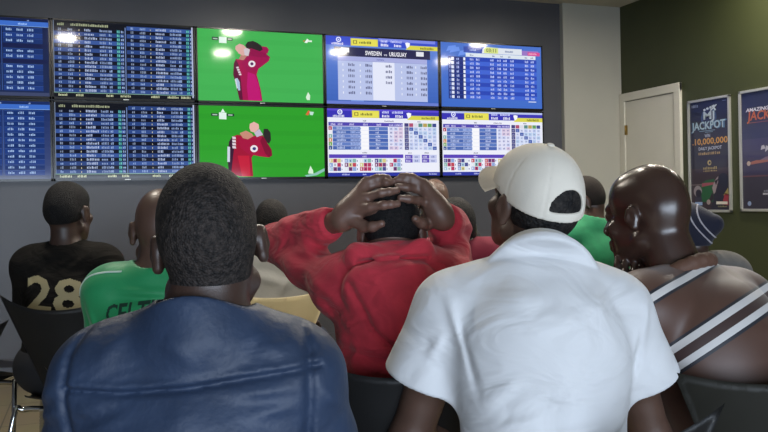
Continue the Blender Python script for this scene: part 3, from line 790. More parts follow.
def person(loc, rz, J, label, skin, cat='person', group=None, h=.005, hs=1.0, ear=1.0, nr=.056, w=1.0, b=1.0, arms=(.05, .041, .027), hands=None, extra=(), eyes=True, headextra=()):
    """the body: one continuous mesh from crown to foot; its clothes and hair become children"""
    pr = torso_prims(J, w, b)
    for s in 'LR': pr += leg_prims(J, s) + [cap(J['A' + s], J['A' + s] + V3(0, .12, -.045), .035, .028, k=.03)]
    for s in 'LR': pr += arm_prims(J, s, *arms)
    pr += neck_prims(J, nr, hs) + head_prims(J['H'], J['M'], hs, ear_s=ear) + list(headextra)
    for s, q in (('L', -1), ('R', 1)):
        hp = (hands or {}).get(s)
        if hp is None:
            D = nrm(J['W' + s] - J['E' + s]) * .6 + np.array((0, .6, -.25)); hp = hand_prims(J['W' + s], D, np.cross(np.cross(D, (0, 0, 1)), D), q, .35)
        pr += hp
    pr += list(extra)
    me = make(pr, h); me.name = 'person'
    o = link('person', me, skin, None, loc, rz); tag(o, label, cat, group)
    if eyes:
        for q in (-1, 1):
            c = J['H'] + J['M'] @ (V3(.031 * q, .0845, .002) * hs); bm = bmesh.new()
            bmesh.ops.create_uvsphere(bm, u_segments=12, v_segments=8, radius=.0105 * hs)
            f = J['M'] @ V3(0, 1, 0)
            for fc in bm.faces:
                fc.smooth = True
                if Vector(fc.calc_center_median()).normalized().dot(Vector(f)) > .86: fc.material_index = 1
            m2 = bpy.data.meshes.new('eye'); bm.to_mesh(m2); bm.free(); link('eye', m2, [M_eye, M_iris], o, Vector(c))
    return o
M_eye = mat('eye_white', (.6, .56, .5), .2); M_iris = mat('iris', (.02, .012, .008), .1)

def trousers(o, J, m, inf=.014, h=.008, w=1.0, b=1.0):
    P = J['P']; pr = [ell(P + V3(0, .01, 0), (.165 * w + inf, .125 * b + inf, .115 + inf), k=.04)]
    for s in 'LR':
        ls = leg_prims(J, s, inf); d = nrm(J['A' + s] - J['K' + s]); ls[-1]['clip'] = [(J['A' + s] + d * -.01, d)]; pr += ls
    def cut(F): F.v = np.maximum(F.v, F.ax[2][None, None, :] - (P[2] + .07))
    me = make(pr, h, cut); me.name = 'trousers'; return link('trousers', me, m, o)
def shoes(o, J, m):
    for s in 'LR':
        A = J['A' + s]; pr = [cap(A + V3(0, -.03, -.04), A + V3(0, .05, -.042), .042, .04, k=.02), cap(A + V3(0, .05, -.042), A + V3(0, .15, -.055), .038, .03, k=.03), cap(A + V3(0, 0, -.02), A + V3(0, 0, .01), .042, .04, k=.02)]
        def cut(F): F.v = np.maximum(F.v, .004 - F.ax[2][None, None, :])
        me = make(pr, .007, cut); link('shoe', me, m, o)
M_shoe = mat('dark_shoe', (.02, .02, .022), .4)

def top(o, J, m, inf=.012, h=.005, w=1.0, b=1.0, sleeve=.55, sleeve_w=.014, neck_r=.066, neck_cut=.0, hem=.6, arms=(.05, .041, .027), folds=(), name='shirt', long=False, cuff=.0, extra=(), neck_hole=True, kk=.035, shape=None, flare=0.0):
    """a garment over the torso; sleeve = share of the upper arm it covers (or the whole arm with long=True)"""
    pr = torso_prims(J, w, b, inf, kk)
    for s in 'LR':
        S, E, W = J['S' + s], J['E' + s], J['W' + s]
        if long:
            a = arm_prims(J, s, *arms, inf=sleeve_w); d = nrm(W - E); e = E + (W - E) * (1 - cuff); a[-1]['clip'] = [(e, d)]; pr += a
        else:
            e = S + (E - S) * sleeve; d = nrm(E - S)
            pr.append(cap(S, e + d * .03, arms[0] + sleeve_w, arms[0] * .97 + sleeve_w + flare, k=.035, clip=[(e, d)]))
    pr += list(extra)
    for s in 'LR':
        S, E, W = J['S' + s], J['E' + s], J['W' + s]
        if not long:
            e = S + (E - S) * sleeve; d = nrm(E - S); pr.append(cap(e - d * .01, e + d * .05, arms[0] * .95 + sleeve_w * .6 + flare * .8, k=.007, op='s'))
    if neck_hole:
        d = nrm(J['H'] + J['M'] @ V3(0, -.03, -.045) - J['N'])
        pr.append(cap(J['N'] + d * (.02 + neck_cut), J['N'] + d * .16, neck_r, neck_r * 1.15, k=.008, op='s'))
    for f in folds: pr += f
    def cut(F):
        F.v = np.maximum(F.v, hem - F.ax[2][None, None, :])
        if shape: shape(F)
    me = make(pr, h, cut); me.name = name
    return link(name, me, m, o)

# ---------------------------------------------------------------- chair: moulded shell that flares into two corners, chrome tube legs
M_shell = mat('charcoal_shell', srgb('#2b2b2c'), .45, var=.06, vscale=20)
M_chrome = mat('chrome_tube', (.62, .63, .65), .12, metal=1.0)
def chair(loc, rz, label, shell=None, cat='chair', top_z=.82, group='shell chairs in the betting shop', back_y=-.21, dip_=.06, dpow=2.2):
    t = tag(empty('shell_chair', (loc[0], loc[1], 0), rz), label, cat, group)
    def sheet(fn, nu, nv, th):
        bm = bmesh.new(); G = [[fn(i / (nu - 1), j / (nv - 1)) for j in range(nv)] for i in range(nu)]
        vs = [[bm.verts.new(p) for p in r] for r in G]
        for i in range(nu - 1):
            for j in range(nv - 1): bm.faces.new((vs[i][j], vs[i + 1][j], vs[i + 1][j + 1], vs[i][j + 1]))
        bmesh.ops.solidify(bm, geom=bm.faces[:], thickness=th); bmesh.ops.recalc_face_normals(bm, faces=bm.faces)
        for f in bm.faces: f.smooth = True
        return bm
    def back(u, v):
        x = (u - .5) * 2; W = .062 + .158 * (v ** 1.0); dip = dip_ * (1 - abs(x) ** dpow) * v ** 2
        z = .485 + (top_z - .485) * v - dip; y = back_y + .03 - .07 * v - .0 + .055 * x * x * (.5 + .5 * v)
        return (x * W, y, z)
    def seat(u, v):
        x = (u - .5) * 2; W = .215 - .07 * (1 - v) ** 2
        return (x * W, back_y + .04 + v * .42, .452 + .02 * x * x - .02 * math.sin(PI * v) + .03 * (1 - v) ** 4)
    for nm, fn, nu, nv in (('backrest', back, 25, 17), ('seat', seat, 17, 17)):
        bm = sheet(fn, nu, nv, .009); me = bpy.data.meshes.new(nm); bm.to_mesh(me); bm.free(); link(nm, me, shell or M_shell, t)
    MB().tube(smooth_path([(0, back_y + .12, .44), (0, back_y + .02, .455), (0, back_y - .01, .52)], 5), .022, 12).build('spine_bracket', shell or M_shell, t)
    for sx in (-1, 1):
        for (y0, y1) in ((back_y + .1, back_y - .02), (back_y + .36, back_y + .44)):
            MB().tube(smooth_path([(sx * .05, y0, .432), (sx * .17, y0, .434), (sx * .2, (y0 * .8 + y1 * .2), .405), (sx * .235, y1, .006)], 7), .0105, 10).build('leg', M_chrome, t)
    MB().box((-.11, back_y + .08, .428), (.11, back_y + .38, .44), bev=.003).build('seat_plate', M_chrome, t)
    return t

def lettering(o, txt, x0, z0, width, height, m, name='lettering', cell=.0025, bold=True, skew=0.0, rise=0.0, off=.0012):
    """letters printed on the back of a garment: fine cells laid on its surface, seen from behind (-y side)"""
    from mathutils.bvhtree import BVHTree
    vs, fs, w = text_mesh(txt, bold); hgt = max(v[1] for v in vs)
    flat = BVHTree.FromPolygons([(a, b, 0) for a, b in vs], fs)
    me = o.data; bv = BVHTree.FromPolygons([v.co[:] for v in me.vertices], [tuple(p.vertices) for p in me.polygons])
    nx, nz = int(width / cell), int(height / cell); grid = {}; verts = []; faces = []
    def vid(i, j):
        if (i, j) not in grid:
            u = i * cell; v = j * cell; x = x0 + u + skew * v; z = z0 + v + rise * u
            hit = bv.ray_cast(Vector((x, -1.5, z)), Vector((0, 1, 0)))
            grid[(i, j)] = None if hit[0] is None else len(verts)
            if hit[0] is not None: verts.append(hit[0] + Vector((0, -off, 0)))
        return grid[(i, j)]
    for i in range(nx):
        for j in range(nz):
            h = flat.ray_cast(Vector(((i + .5) * cell / width * w, (j + .5) * cell / height * hgt, 1)), Vector((0, 0, -1)))
            if h[0] is None: continue
            q = [vid(i, j), vid(i + 1, j), vid(i + 1, j + 1), vid(i, j + 1)]
            if None not in q: faces.append(q)
    m2 = bpy.data.meshes.new(name); m2.from_pydata(verts, [], faces)
    for p in m2.polygons: p.use_smooth = True
    return link(name, m2, m, o)

def place(px, dh, rz, J):
    """floor position that puts the head in column px of the photograph at distance dh"""
    h = Matrix.Rotation(rz, 3, 'Z') @ Vector((float(J['H'][0]), float(J['H'][1]), 0))
    p = at(px, dh) - h; return Vector((p.x, p.y, 0))

def shirt_patch(o, name, m, prims, h=.004): me = make(prims, h); return link(name, me, m, o)
# ================================================================ THE VIEWERS
KV = -YAW                                    # heading of a figure facing straight along the camera's view
H_dark = hair_mat('black_cropped_hair', (.004, .004, .005), (.02, .018, .018))
H_grey = hair_mat('dark_grey_cropped_hair', (.008, .007, .007), (.048, .038, .034), 260, .8)
H_thin = hair_mat('shaved_hair', (.016, .011, .009), (.035, .025, .02), 500, .5)
H_curl = hair_mat('tight_curly_hair', (.004, .004, .005), (.03, .026, .024), 160, 1.0)
S_deep = skin_mat('skin_deep_brown', srgb('#3f2e27'))
S_mid = skin_mat('skin_brown', srgb('#574137'))
S_dark = skin_mat('skin_very_dark', srgb('#432c25'))
S_bald = skin_mat('skin_dark_polished', srgb('#3b2a24'), .25, .6, var=.08)
S_red = skin_mat('skin_brown_warm', srgb('#6b5045'))
M_jeans = mat('dark_blue_denim', srgb('#232c40'), .8, var=.15, vscale=40, bump=.2, bscale=500)
M_blackt = mat('black_trousers', srgb('#1c1c1f'), .8, var=.1)
M_khaki = mat('khaki_trousers', srgb('#a08a5c'), .8, var=.08)
M_greyt = mat('grey_trousers', srgb('#4c4e54'), .8, var=.08)

# ------------------------------------------------ 1 blue jacket
J = seated(lean=.09, head_z=1.132, sh_z=.931, head_y=.12, sw=.146, sh_x=-.014, yaw=9, roll=-5, J={'EL': (-.215, .13, .69), 'ER': (.172, .14, .69), 'N': (-.004, .075, 1.018)})
M_jack = mat('navy_leather', srgb('#27364f'), .56, var=.14, vscale=14, bump=.35, bscale=90, spec=.45, bdist=.003, crease=.16, cscale=6)
L = place(209, 1.22, KV, J)
o = person(L, KV, J, 'man in a dark blue leather jacket, close-cropped hair, at the front left', S_deep, h=.0045, hs=1.035, nr=.058, ear=.82)
link('hair', hair_field(J['H'], J['M'], 1.035, .0035, nape=-.106, h=.003, neck=[neck_prims(J, .051, 1.035)[0]]), H_grey, o)
fo = []
yk = lambda x: (x, -.2, .828 + .03 * (x + .2) / .4)
S = lambda x, z, y=-.03: (x, y, z)
fo += ridge([(-.19, -.04, .842), (-.1, -.055, .838), (.0, -.06, .845), (.1, -.055, .856), (.19, -.03, .862)], .005, -.006)
fo += ridge([(-.19, -.04, .85), (-.1, -.055, .846), (.0, -.06, .853), (.1, -.055, .864), (.19, -.03, .87)], .006, .0025)
fo += ridge([(-.175, .02, .98), (-.19, -.02, .93), (-.185, -.02, .86), (-.175, 0, .78)], .006, -.007)
fo += ridge([(.175, .03, .98), (.19, -.01, .93), (.185, -.01, .86), (.175, 0, .78)], .006, -.007)
for a, b, w_, h_ in (((-.12, -.06, .80), (-.02, -.07, .83), .012, .005), ((-.15, -.05, .76), (-.05, -.07, .81), .012, .005), ((.15, -.04, .83), (.03, -.06, .82), .012, .005), ((.14, -.04, .80), (.06, -.06, .78), .013, .006),
                     ((-.05, -.05, .98), (.0, -.05, .94), .016, .005), ((-.09, -.05, .96), (-.13, -.05, .9), .018, .005), ((.06, -.05, .97), (.13, -.04, .93), .018, .005), ((-.22, .03, .8), (-.25, .06, .76), .012, .006), ((-.21, .03, .76), (-.26, .1, .73), .01, -.005), ((.2, .05, .82), (.235, .08, .78), .012, .006)):
    fo += ridge([a, b], w_, h_)
fo = []
for a in (ridge([(-.19, 0, .935), (-.1, 0, .932), (.0, 0, .94), (.1, 0, .952), (.175, 0, .96)], .0045, -.007), ridge([(-.19, 0, .945), (-.1, 0, .942), (.0, 0, .95), (.1, 0, .962), (.175, 0, .97)], .005, .003),
          ridge([(-.165, 0, 1.03), (-.187, 0, .98), (-.19, 0, .92), (-.18, 0, .84)], .007, -.008), ridge([(.14, 0, 1.03), (.16, 0, .98), (.162, 0, .92), (.155, 0, .84)], .007, -.008),
          ridge([(-.18, 0, .9), (-.1, 0, .925)], .01, .005), ridge([(-.17, 0, .87), (-.08, 0, .91)], .011, .006), ridge([(.15, 0, .935), (.05, 0, .93)], .009, .005), ridge([(.15, 0, .91), (.07, 0, .90)], .01, .005), ridge([(.0, 0, .93), (-.02, 0, .88)], .02, .004),
          ridge([(-.21, 0, .94), (-.25, 0, .90)], .01, .006), ridge([(-.2, 0, .9), (-.26, 0, .88)], .009, .005), ridge([(.18, 0, .93), (.21, 0, .89)], .01, .006), ridge([(-.1, 0, 1.02), (-.14, 0, .97)], .014, .004), ridge([(-.04, 0, 1.01), (.01, 0, .98)], .014, .004), ridge([(.09, 0, 1.0), (.13, 0, .98)], .012, .004)): fo += a
coll = [cap(J['N'] + V3(0, -.012, -.02), J['N'] + V3(0, .0, .07), .083, .072, k=.025, clip=[(J['N'] + V3(0, -.08, .055), nrm((0, .62, .78)))])]
top(o, J, M_jack, inf=.017, h=.0042, sleeve_w=.02, long=True, neck_r=.068, neck_cut=-.0, hem=.5, folds=[fo], name='jacket', extra=coll, arms=(.052, .045, .03), cuff=.04, kk=.045)
trousers(o, J, M_jeans); shoes(o, J, M_shoe)
chair(L, KV, 'charcoal shell chair under the man in the blue jacket', top_z=.80, back_y=-.18)

# ------------------------------------------------ 2 white polo shirt and cap
J = seated(lean=.10, head_z=1.18, sh_z=.966, dr=-.008, head_y=.17, head_x=.0, sw=.165, sh_x=-.02, yaw=26, pitch=22, J={'KL': (-.01, .40, .53), 'AL': (-.0, .3, .09), 'KR': (.15, .41, .53), 'AR': (.15, .32, .09), 'EL': (-.275, .14, .69), 'ER': (.232, .14, .68), 'N': (-.008, .085, 1.035), 'C': (-.016, .04, .86), 'P': (-.02, 0, .575)})
M_polo = mat('white_pique', srgb('#d3d4d6'), .75, var=.03, vscale=5, bump=.2, bscale=700, sheen=.1, bdist=.001, crease=.3, cscale=6)
M_cap = mat('off_white_cotton', srgb('#dcd5c8'), .8, var=.06, vscale=14, bump=.25, bscale=400, bdist=.001)
L = place(533, 1.68, KV, J)
o = person(L, KV, J, 'man in a white polo shirt and off-white cap, front centre right', S_mid, h=.0045, hs=1.02, nr=.058, arms=(.052, .043, .028), w=.98)
link('hair', hair_field(J['H'], J['M'], 1.02, .007, nape=-.075, h=.0035), H_curl, o)
def cap_field(H, M, s, m, parent):
    F = Field(H - .24, H + .24, .0035)
    for p in head_prims(H, M, s)[:4]: F.apply(p)
    F.v -= .0125
    H = np.asarray(H, float)
    X, Y, Z = F.ax[0][:, None, None] - H[0], F.ax[1][None, :, None] - H[1], F.ax[2][None, None, :] - H[2]
    x, y, z = [(M[0][i] * X + M[1][i] * Y + M[2][i] * Z) / s for i in range(3)]
    # panel seams
    ang = np.arctan2(y + .012, x); F.v = F.v + (.0012 * np.exp(-(np.sin(3 * ang + .0) / .06) ** 2)).astype(np.float32)
    lower = np.interp(y, [-.12, -.02, .05, .12], [.006, .014, .026, .036]).astype(np.float32)
    F.v = np.maximum(F.v, (lower - z) * s * .9)
    # arch above the strap at the back
    W = lambda a, b, c: H + M @ (np.array([a, b, c]) * s)
    hole = ell(W(0, -.10, .026), (.041 * s, .06 * s, .046 * s), M, k=.003, op='s', clip=[(W(0, -.1, .026), -(M @ np.array((0, 0, 1.0))))])
    F.apply(hole)
    me = F.mesh(); c = link('cap', me, m, parent)
    # brim
    bm = bmesh.new(); nu, nv = 25, 9; G = []
    for i in range(nu):
        a = R(-74 + 148 * i / (nu - 1)); row = []
        for j in range(nv):
            t = j / (nv - 1); rx, ry = .086 + .006 * t, .1; ex = .078 * t * max(0, math.cos(a)) ** .55
            px_, py_ = rx * math.sin(a), -.012 + ry * math.cos(a) * 1.0 + ex
            pz = .036 - .16 * ex - 3.2 * px_ ** 2 * (.25 + .75 * t) + .004
            row.append(bm.verts.new(W(px_, py_, pz)))
        G.append(row)
    for i in range(nu - 1):
        for j in range(nv - 1): bm.faces.new((G[i][j], G[i + 1][j], G[i + 1][j + 1], G[i][j + 1]))
    bmesh.ops.solidify(bm, geom=bm.faces[:], thickness=.004); bmesh.ops.recalc_face_normals(bm, faces=bm.faces)
    for f in bm.faces: f.smooth = True
    mb = bpy.data.meshes.new('brim'); bm.to_mesh(mb); bm.free(); link('brim', mb, m, c)
    bt = make([ell(W(0, -.012, .1355), (.0085 * s, .0085 * s, .0035 * s), M)], .0015); link('button', bt, m, c)
    return c
cap_field(J['H'], J['M'], 1.02, M_cap, o)
fo = []
for a, b, w_, h_ in (((-.2, .02, .98), (-.16, -.01, .84), .013, .007), ((-.185, .0, .95), (-.15, -.02, .8), .009, -.007), ((-.21, .03, .9), (-.24, .06, .85), .012, .006), ((.2, .02, .97), (.165, -.01, .85), .013, .007), ((.185, 0, .94), (.16, -.02, .8), .009, -.006),
                     ((-.14, -.03, .74), (-.04, -.06, .77), .012, .005), ((-.15, -.03, .78), (-.08, -.05, .83), .014, .005), ((.14, -.03, .76), (.06, -.06, .72), .014, .005), ((-.02, -.07, .74), (.09, -.06, .75), .01, .004), ((-.13, -.03, .70), (-.02, -.06, .71), .012, .006), ((.0, -.08, .9), (.02, -.08, .76), .04, .004),
                     ((-.1, -.04, 1.0), (-.04, -.05, .95), .03, .004), ((.1, -.04, 1.0), (.05, -.05, .93), .03, .004), ((-.12, -.04, .82), (.12, -.04, .78), .006, .0025)):
    fo += ridge([(a[0], a[1], a[2] + .03), (b[0], b[1], b[2] + .03)], w_ * .85, h_ * 1.5)
nb = J['N']
d = nrm(J['H'] + J['M'] @ V3(0, -.03, -.045) - nb)
traps = [cap(nb + V3(q * .045, -.02, -.008), J['S' + t_] * .55 + nb * .45 + V3(0, -.01, .004), .06, .064, k=.04) for q, t_ in ((-1, 'L'), (1, 'R'))]
bk = V3(0, -.022, .008)
coll = [cap(nb + d * .0 + bk, nb + d * .05 + bk * .2, .104, .074, k=.004, clip=[(nb + d * .06, d), (nb + d * .004, -d)])]
top(o, J, M_polo, inf=.014, h=.0042, sleeve=.53, sleeve_w=.024, neck_r=.066, neck_cut=.01, hem=.52, folds=[fo], name='polo_shirt', extra=coll + traps, arms=(.052, .043, .028), w=.98, flare=.028)
trousers(o, J, M_khaki); shoes(o, J, M_shoe)
chair(L + FWD * .079 + RIGHT * .212, KV - R(40), 'charcoal shell chair under the man in the white polo', top_z=.86, back_y=-.26, dip_=.105, dpow=2.0)

# ------------------------------------------------ 3 red hoodie, hands on head
hx, hz = 0.0, 1.108
HN = [(-.2, -.1), (.2, .1)]
J = seated(lean=.06, head_z=hz, sh_z=.985, head_y=.13, sw=.135, pitch=-14, J={'EL': (-.318, .29, 1.082), 'ER': (.17, .34, 1.11), 'WL': (-.122, .085, 1.148), 'WR': (.128, .10, 1.146), 'N': (.0, .045, 1.04), 'C': (0, .03, .86)})
def on_skull(x, z, off, H=J['H'], M=J['M'], s=1.0):
    """point on the back of the skull at sideways x and height z (own frame), lifted off the surface"""
    lo, hi = -.2, .0; Hh = np.asarray(H, float)
    def sd(y):
        d = 1
        for c, r in (((0, -.012, .035), (.076, .094, .088)), ((0, -.045, .008), (.068, .06, .062))):
            q = M.T @ (np.array((x, y, z)) - Hh) - np.array(c); d = min(d, math.sqrt(sum((q[i] / (r[i] + off)) ** 2 for i in range(3))) - 1)
        return d
    y = Hh[1] + .0; step = .002
    if sd(y) > 0: return np.array((x, Hh[1] - .03, z))
    while sd(y) < 0: y -= step
    return np.array((x, y, z))
PXM = 2.0 / F_PX
def hp(px, py, off=.008): return on_skull((px - 391) * PXM * .97, 1.2 - (py - 198) * PXM * .97, off)
def gripping(side, wrist, knuckles, mids, tips, thumb):
    P = []; rs = (.0115, .0105, .0098, .0088)
    K = [hp(*k, .016) for k in knuckles]; W = np.asarray(wrist, float)
    for k in K: P.append(cap(W * .75 + K[1] * .25, k, .022, .0125, k=.02))
    P.append(cap(W, (K[1] + K[2]) / 2 * .55 + W * .45, .027, .026, k=.02))
    for a, b, c in zip(K, mids, tips):
        m_ = hp(*b, .0125); t_ = hp(*c, .0085); q = (m_ + t_) / 2; q = hp((b[0] + c[0]) / 2, (b[1] + c[1]) / 2, .0115)
        P += chain([a, m_, q, t_], rs, k=.004)
        P.append(ell(m_, (.0118,) * 3, k=.004)); P.append(ell(q, (.0106,) * 3, k=.003))
    T = [W * .8 + K[3] * .2] + [hp(*t, .011) for t in thumb]
    P += chain(T, [.02, .0135, .012, .0095][:len(T)], k=.008)
    return P
HL_ = gripping(-1, J['WL'], [(366, 181), (364, 188), (366, 197), (370, 207)], [(377, 178), (379, 183), (381, 193), (383, 205)], [(388, 177.5), (393, 182), (397, 191), (397, 204)], [(364, 226), (372, 226), (381, 223)])
HR_ = gripping(1, J['WR'], [(424, 184), (427, 190), (430, 197), (431, 205)], [(413, 178), (413, 182), (416, 189), (417, 201)], [(402, 176), (397.5, 179.5), (398, 187), (400, 198.5)], [(427, 226), (421, 224), (414, 219)])
M_hood = mat('red_fleece', srgb('#b62e3d'), .9, var=.16, vscale=16, bump=.4, bscale=260, sheen=.12, bdist=.0015, crease=.4, cscale=8)
L = place(391, 2.0, KV, J)
o = person(L, KV, J, 'man in a red hoodie clasping both hands on his head', S_red, h=.0036, hands={'L': HL_, 'R': HR_}, arms=(.042, .034, .026), nr=.054, w=.74, b=.85)
link('hair', hair_field(J['H'], J['M'], 1.0, .0035, nape=-.05, h=.003), H_dark, o)
def cuffs(J, s, t, r, inf, ln=.045):
    E_, W_ = J['E' + s], J['W' + s]; d = nrm(W_ - E_); c = E_ + (W_ - E_) * t
    return [cap(c - d * ln, c, r + inf, r + inf * .85, k=.01, clip=[(c, d)])]
fo = []
for a, b, w_, h_ in (((-.3, .22, 1.15), (-.26, .14, 1.12), .012, .006), ((-.24, .13, 1.12), (-.2, .1, 1.05), .014, .008), ((-.27, .18, 1.07), (-.2, .06, 1.03), .012, -.007), ((-.22, .05, 1.03), (-.14, .0, .96), .016, .008), ((-.18, .03, .98), (-.12, -.02, .9), .012, -.008),
                     ((-.14, -.03, .88), (.0, -.06, .84), .012, .007), ((-.14, -.03, .85), (.03, -.06, .82), .01, -.006), ((-.12, -.04, .82), (.06, -.06, .8), .012, .007), ((-.15, -.02, .92), (-.05, -.06, .88), .012, .006), ((.2, .12, 1.06), (.17, .06, 1.0), .014, .008), ((.22, .2, 1.08), (.2, .12, 1.02), .01, -.006), ((.19, .16, 1.13), (.24, .24, 1.1), .012, .006), ((-.25, .2, 1.17), (-.2, .15, 1.16), .012, .006)):
    fo += ridge([a, b], w_, h_)
nb = J['N']
hood = [ell((-.005, -.035, .985), (.115, .052, .085), rotm(0, R(10), R(0)), k=.012), ell((.01, -.06, .93), (.075, .035, .085), rotm(0, R(-8), R(12)), k=.02),
        cap((-.085, .0, 1.065), (.07, -.01, 1.075), .026, .024, k=.02), cap((-.085, .0, 1.065), (-.1, .09, 1.03), .026, .03, k=.02), cap((.07, -.01, 1.075), (.105, .09, 1.04), .024, .03, k=.02)]
hfold = ridge([(-.06, -.09, 1.03), (.02, -.1, .93)], .012, .006) + ridge([(.08, -.07, 1.04), (.05, -.1, .95)], .012, .006) + ridge([(-.1, -.04, 1.0), (-.05, -.08, .9), (.01, -.09, .845)], .008, -.013) + ridge([(.09, -.05, 1.0), (.075, -.08, .92), (.02, -.09, .845)], .008, -.013) + ridge([(-.08, -.04, 1.05), (.0, -.06, 1.055), (.08, -.045, 1.06)], .007, -.011)
top(o, J, M_hood, inf=.018, h=.004, sleeve_w=.016, long=True, neck_r=.068, neck_cut=.0, hem=.62, folds=[fo, hfold], name='hoodie', arms=(.042, .034, .028), cuff=.2, extra=hood + cuffs(J, 'L', .86, .03, .014) + cuffs(J, 'R', .84, .03, .016), w=.74, b=.85)
trousers(o, J, M_blackt); shoes(o, J, M_shoe)
chair(L, KV, 'charcoal shell chair under the man in the red hoodie', top_z=.885, back_y=-.2)

# ------------------------------------------------ 4 bald man in the striped brown jersey
J = seated(lean=.13, head_z=1.145, sh_z=.93, dr=-.015, head_y=.235, head_x=-.03, sw=.175, yaw=11, pitch=-5, sh_x=0, J={'EL': (-.2, .38, .74), 'WL': (-.105, .225, .875), 'KL': (-.05, .44, .53), 'AL': (-.05, .42, .09), 'ER': (.27, .22, .72), 'N': (-.01, .15, .985), 'C': (.0, .06, .80)})
rz = KV + R(30)
L = place(647, 1.95, rz, J)
W_ = np.array(J['WL'], float); D = nrm((-.0, -.12, .3)); 
hl = hand_prims(W_, (.10, .10, .95), (-.735, -.67, .05), -1, .3)
o = person(L, rz, J, 'bald man in a brown jersey with white stripes, chin on his hand', S_bald, h=.0045, hs=1.04, ear=.82, nr=.062, hands={'L': hl}, arms=(.052, .043, .028))
def stripes_mat():
    m, N, Lk, b = new_mat('brown_satin_with_stripes')
    tc = N.new('ShaderNodeTexCoord'); vm = N.new('ShaderNodeVectorMath'); vm.operation = 'DOT_PRODUCT'
    a = R(30); n = (.537, -.365, -.843); nl = (n[0] * math.cos(a) + n[1] * math.sin(a), -n[0] * math.sin(a) + n[1] * math.cos(a), n[2])
    vm.inputs[1].default_value = nl; Lk.new(tc.outputs['Object'], vm.inputs[0])
    rel = L - CAM; c = n[0] * rel.dot(RIGHT) + n[1] * rel.dot(FWD) - n[2] * 1.2
    ad = N.new('ShaderNodeMath'); ad.inputs[1].default_value = c + .16; Lk.new(vm.outputs['Value'], ad.inputs[0])
    sc = N.new('ShaderNodeMath'); sc.operation = 'MULTIPLY'; sc.inputs[1].default_value = 4.0; Lk.new(ad.outputs[0], sc.inputs[0])
    r = N.new('ShaderNodeValToRGB'); r.color_ramp.interpolation = 'CONSTANT'
    el = r.color_ramp.elements; br = (*srgb('#50362b'), 1); wh = (*srgb('#c9c6c4'), 1); nv = (*srgb('#22232c'), 1)
    st = [(0, br), (.026, nv), (.033, wh), (.049, nv), (.056, br), (.145, nv), (.152, wh), (.168, (*srgb('#3c2a28'), 1)), (.190, wh), (.206, nv), (.213, br)]
    el[0].position = 0; el[0].color = br; el[1].position = st[1][0] * 4; el[1].color = st[1][1]
    for p, cc in st[2:]: e = el.new(p * 4); e.color = cc
    Lk.new(sc.outputs[0], r.inputs['Fac']); Lk.new(r.outputs['Color'], b.inputs['Base Color'])
    b.inputs['Roughness'].default_value = .5; b.inputs['Sheen Weight'].default_value = .2
    return m
M_stripe = stripes_mat(); M_brown = mat('brown_knit_collar', srgb('#5c4032'), .7, var=.08, bump=.3, bscale=200)
fo = []
for a, b, w_, h_ in (((.05, .02, 1.0), (.14, .04, .98), .03, .006), ((-.02, -.03, .9), (.12, -.02, .86), .02, .006), ((.1, -.03, .8), (-.05, -.05, .78), .02, .007), ((.15, -.02, .75), (.0, -.06, .73), .016, .006), ((.2, .06, .98), (.24, .1, .9), .015, .005)): fo += ridge([a, b], w_, h_)
top(o, J, M_stripe, inf=.02, h=.0045, sleeve=.75, sleeve_w=.026, neck_r=.07, hem=.6, folds=[fo], name='jersey', arms=(.052, .043, .028), b=1.05)
nb = J['N']; u_ = nrm(J['H'] + J['M'] @ V3(0, -.03, -.045) - nb); rt_ = nrm(np.cross((0, 1, 0), u_)); fw_ = np.cross(u_, rt_)
ring = [nb + u_ * (.015 + .012 * math.cos(a)) + rt_ * .079 * math.sin(a) - fw_ * .075 * math.cos(a) for a in np.linspace(-2.4, 2.4, 15)]
me = make(chain(ring, [.0165] * 15, k=.01), .0035); link('collar', me, M_brown, o)
trousers(o, J, M_blackt); shoes(o, J, M_shoe)
M_shell2 = mat('olive_grey_shell', srgb('#33322c'), .5, var=.06, vscale=20)
chair(L + RIGHT * -.02 + FWD * .03, KV + R(4), 'olive grey shell chair under the bald man in the striped jersey', shell=M_shell2, top_z=.84, back_y=-.22, dip_=.02)

# ------------------------------------------------ 5 black T-shirt with number
J = seated(lean=.08, head_z=1.165, sh_z=.955, head_y=.1, head_x=.0, sw=.145, yaw=-14, pitch=4, J={'N': (.0, .07, 1.01)})
rz = KV + R(4); L = place(68, 3.15, rz, J)
M_bt = mat('black_jersey_cotton', srgb('#1a1816'), .9, var=.1, vscale=12, spec=.12, bump=.2, bscale=60, crease=.3, cscale=8)
M_gold = mat('beige_print', srgb('#9a8f6c'), .7, var=.08)
o = person(L, rz, J, 'man in a black T-shirt numbered 28, on the far left', S_deep, h=.005, hs=1.03, nr=.053, arms=(.043, .038, .025), w=.94, b=.95)
link('hair', hair_field(J['H'], J['M'], 1.03, .004, nape=-.05, h=.0035), H_dark, o)
fo = []
for a, b, w_, h_ in (((.06, -.02, 1.0), (-.02, -.05, .95), .012, .007), ((.1, .0, 1.0), (.02, -.05, .93), .012, .006), ((-.08, -.02, 1.02), (-.02, -.04, .98), .014, .005), ((-.14, .0, .95), (-.1, -.03, .86), .012, .005)): fo += ridge([a, b], w_, h_)
g = top(o, J, M_bt, inf=.016, h=.0045, sleeve=.7, sleeve_w=.024, neck_r=.06, hem=.5, folds=[fo], name='shirt', arms=(.043, .038, .025), w=.94, b=.95)
lettering(g, '28', -.125, .80, .225, .13, M_gold, 'back_number', skew=.0, rise=-.1)
trousers(o, J, M_blackt); shoes(o, J, M_shoe)
chair(L + RIGHT * .065, rz, 'charcoal shell chair with chrome legs under the man in black', top_z=.88)

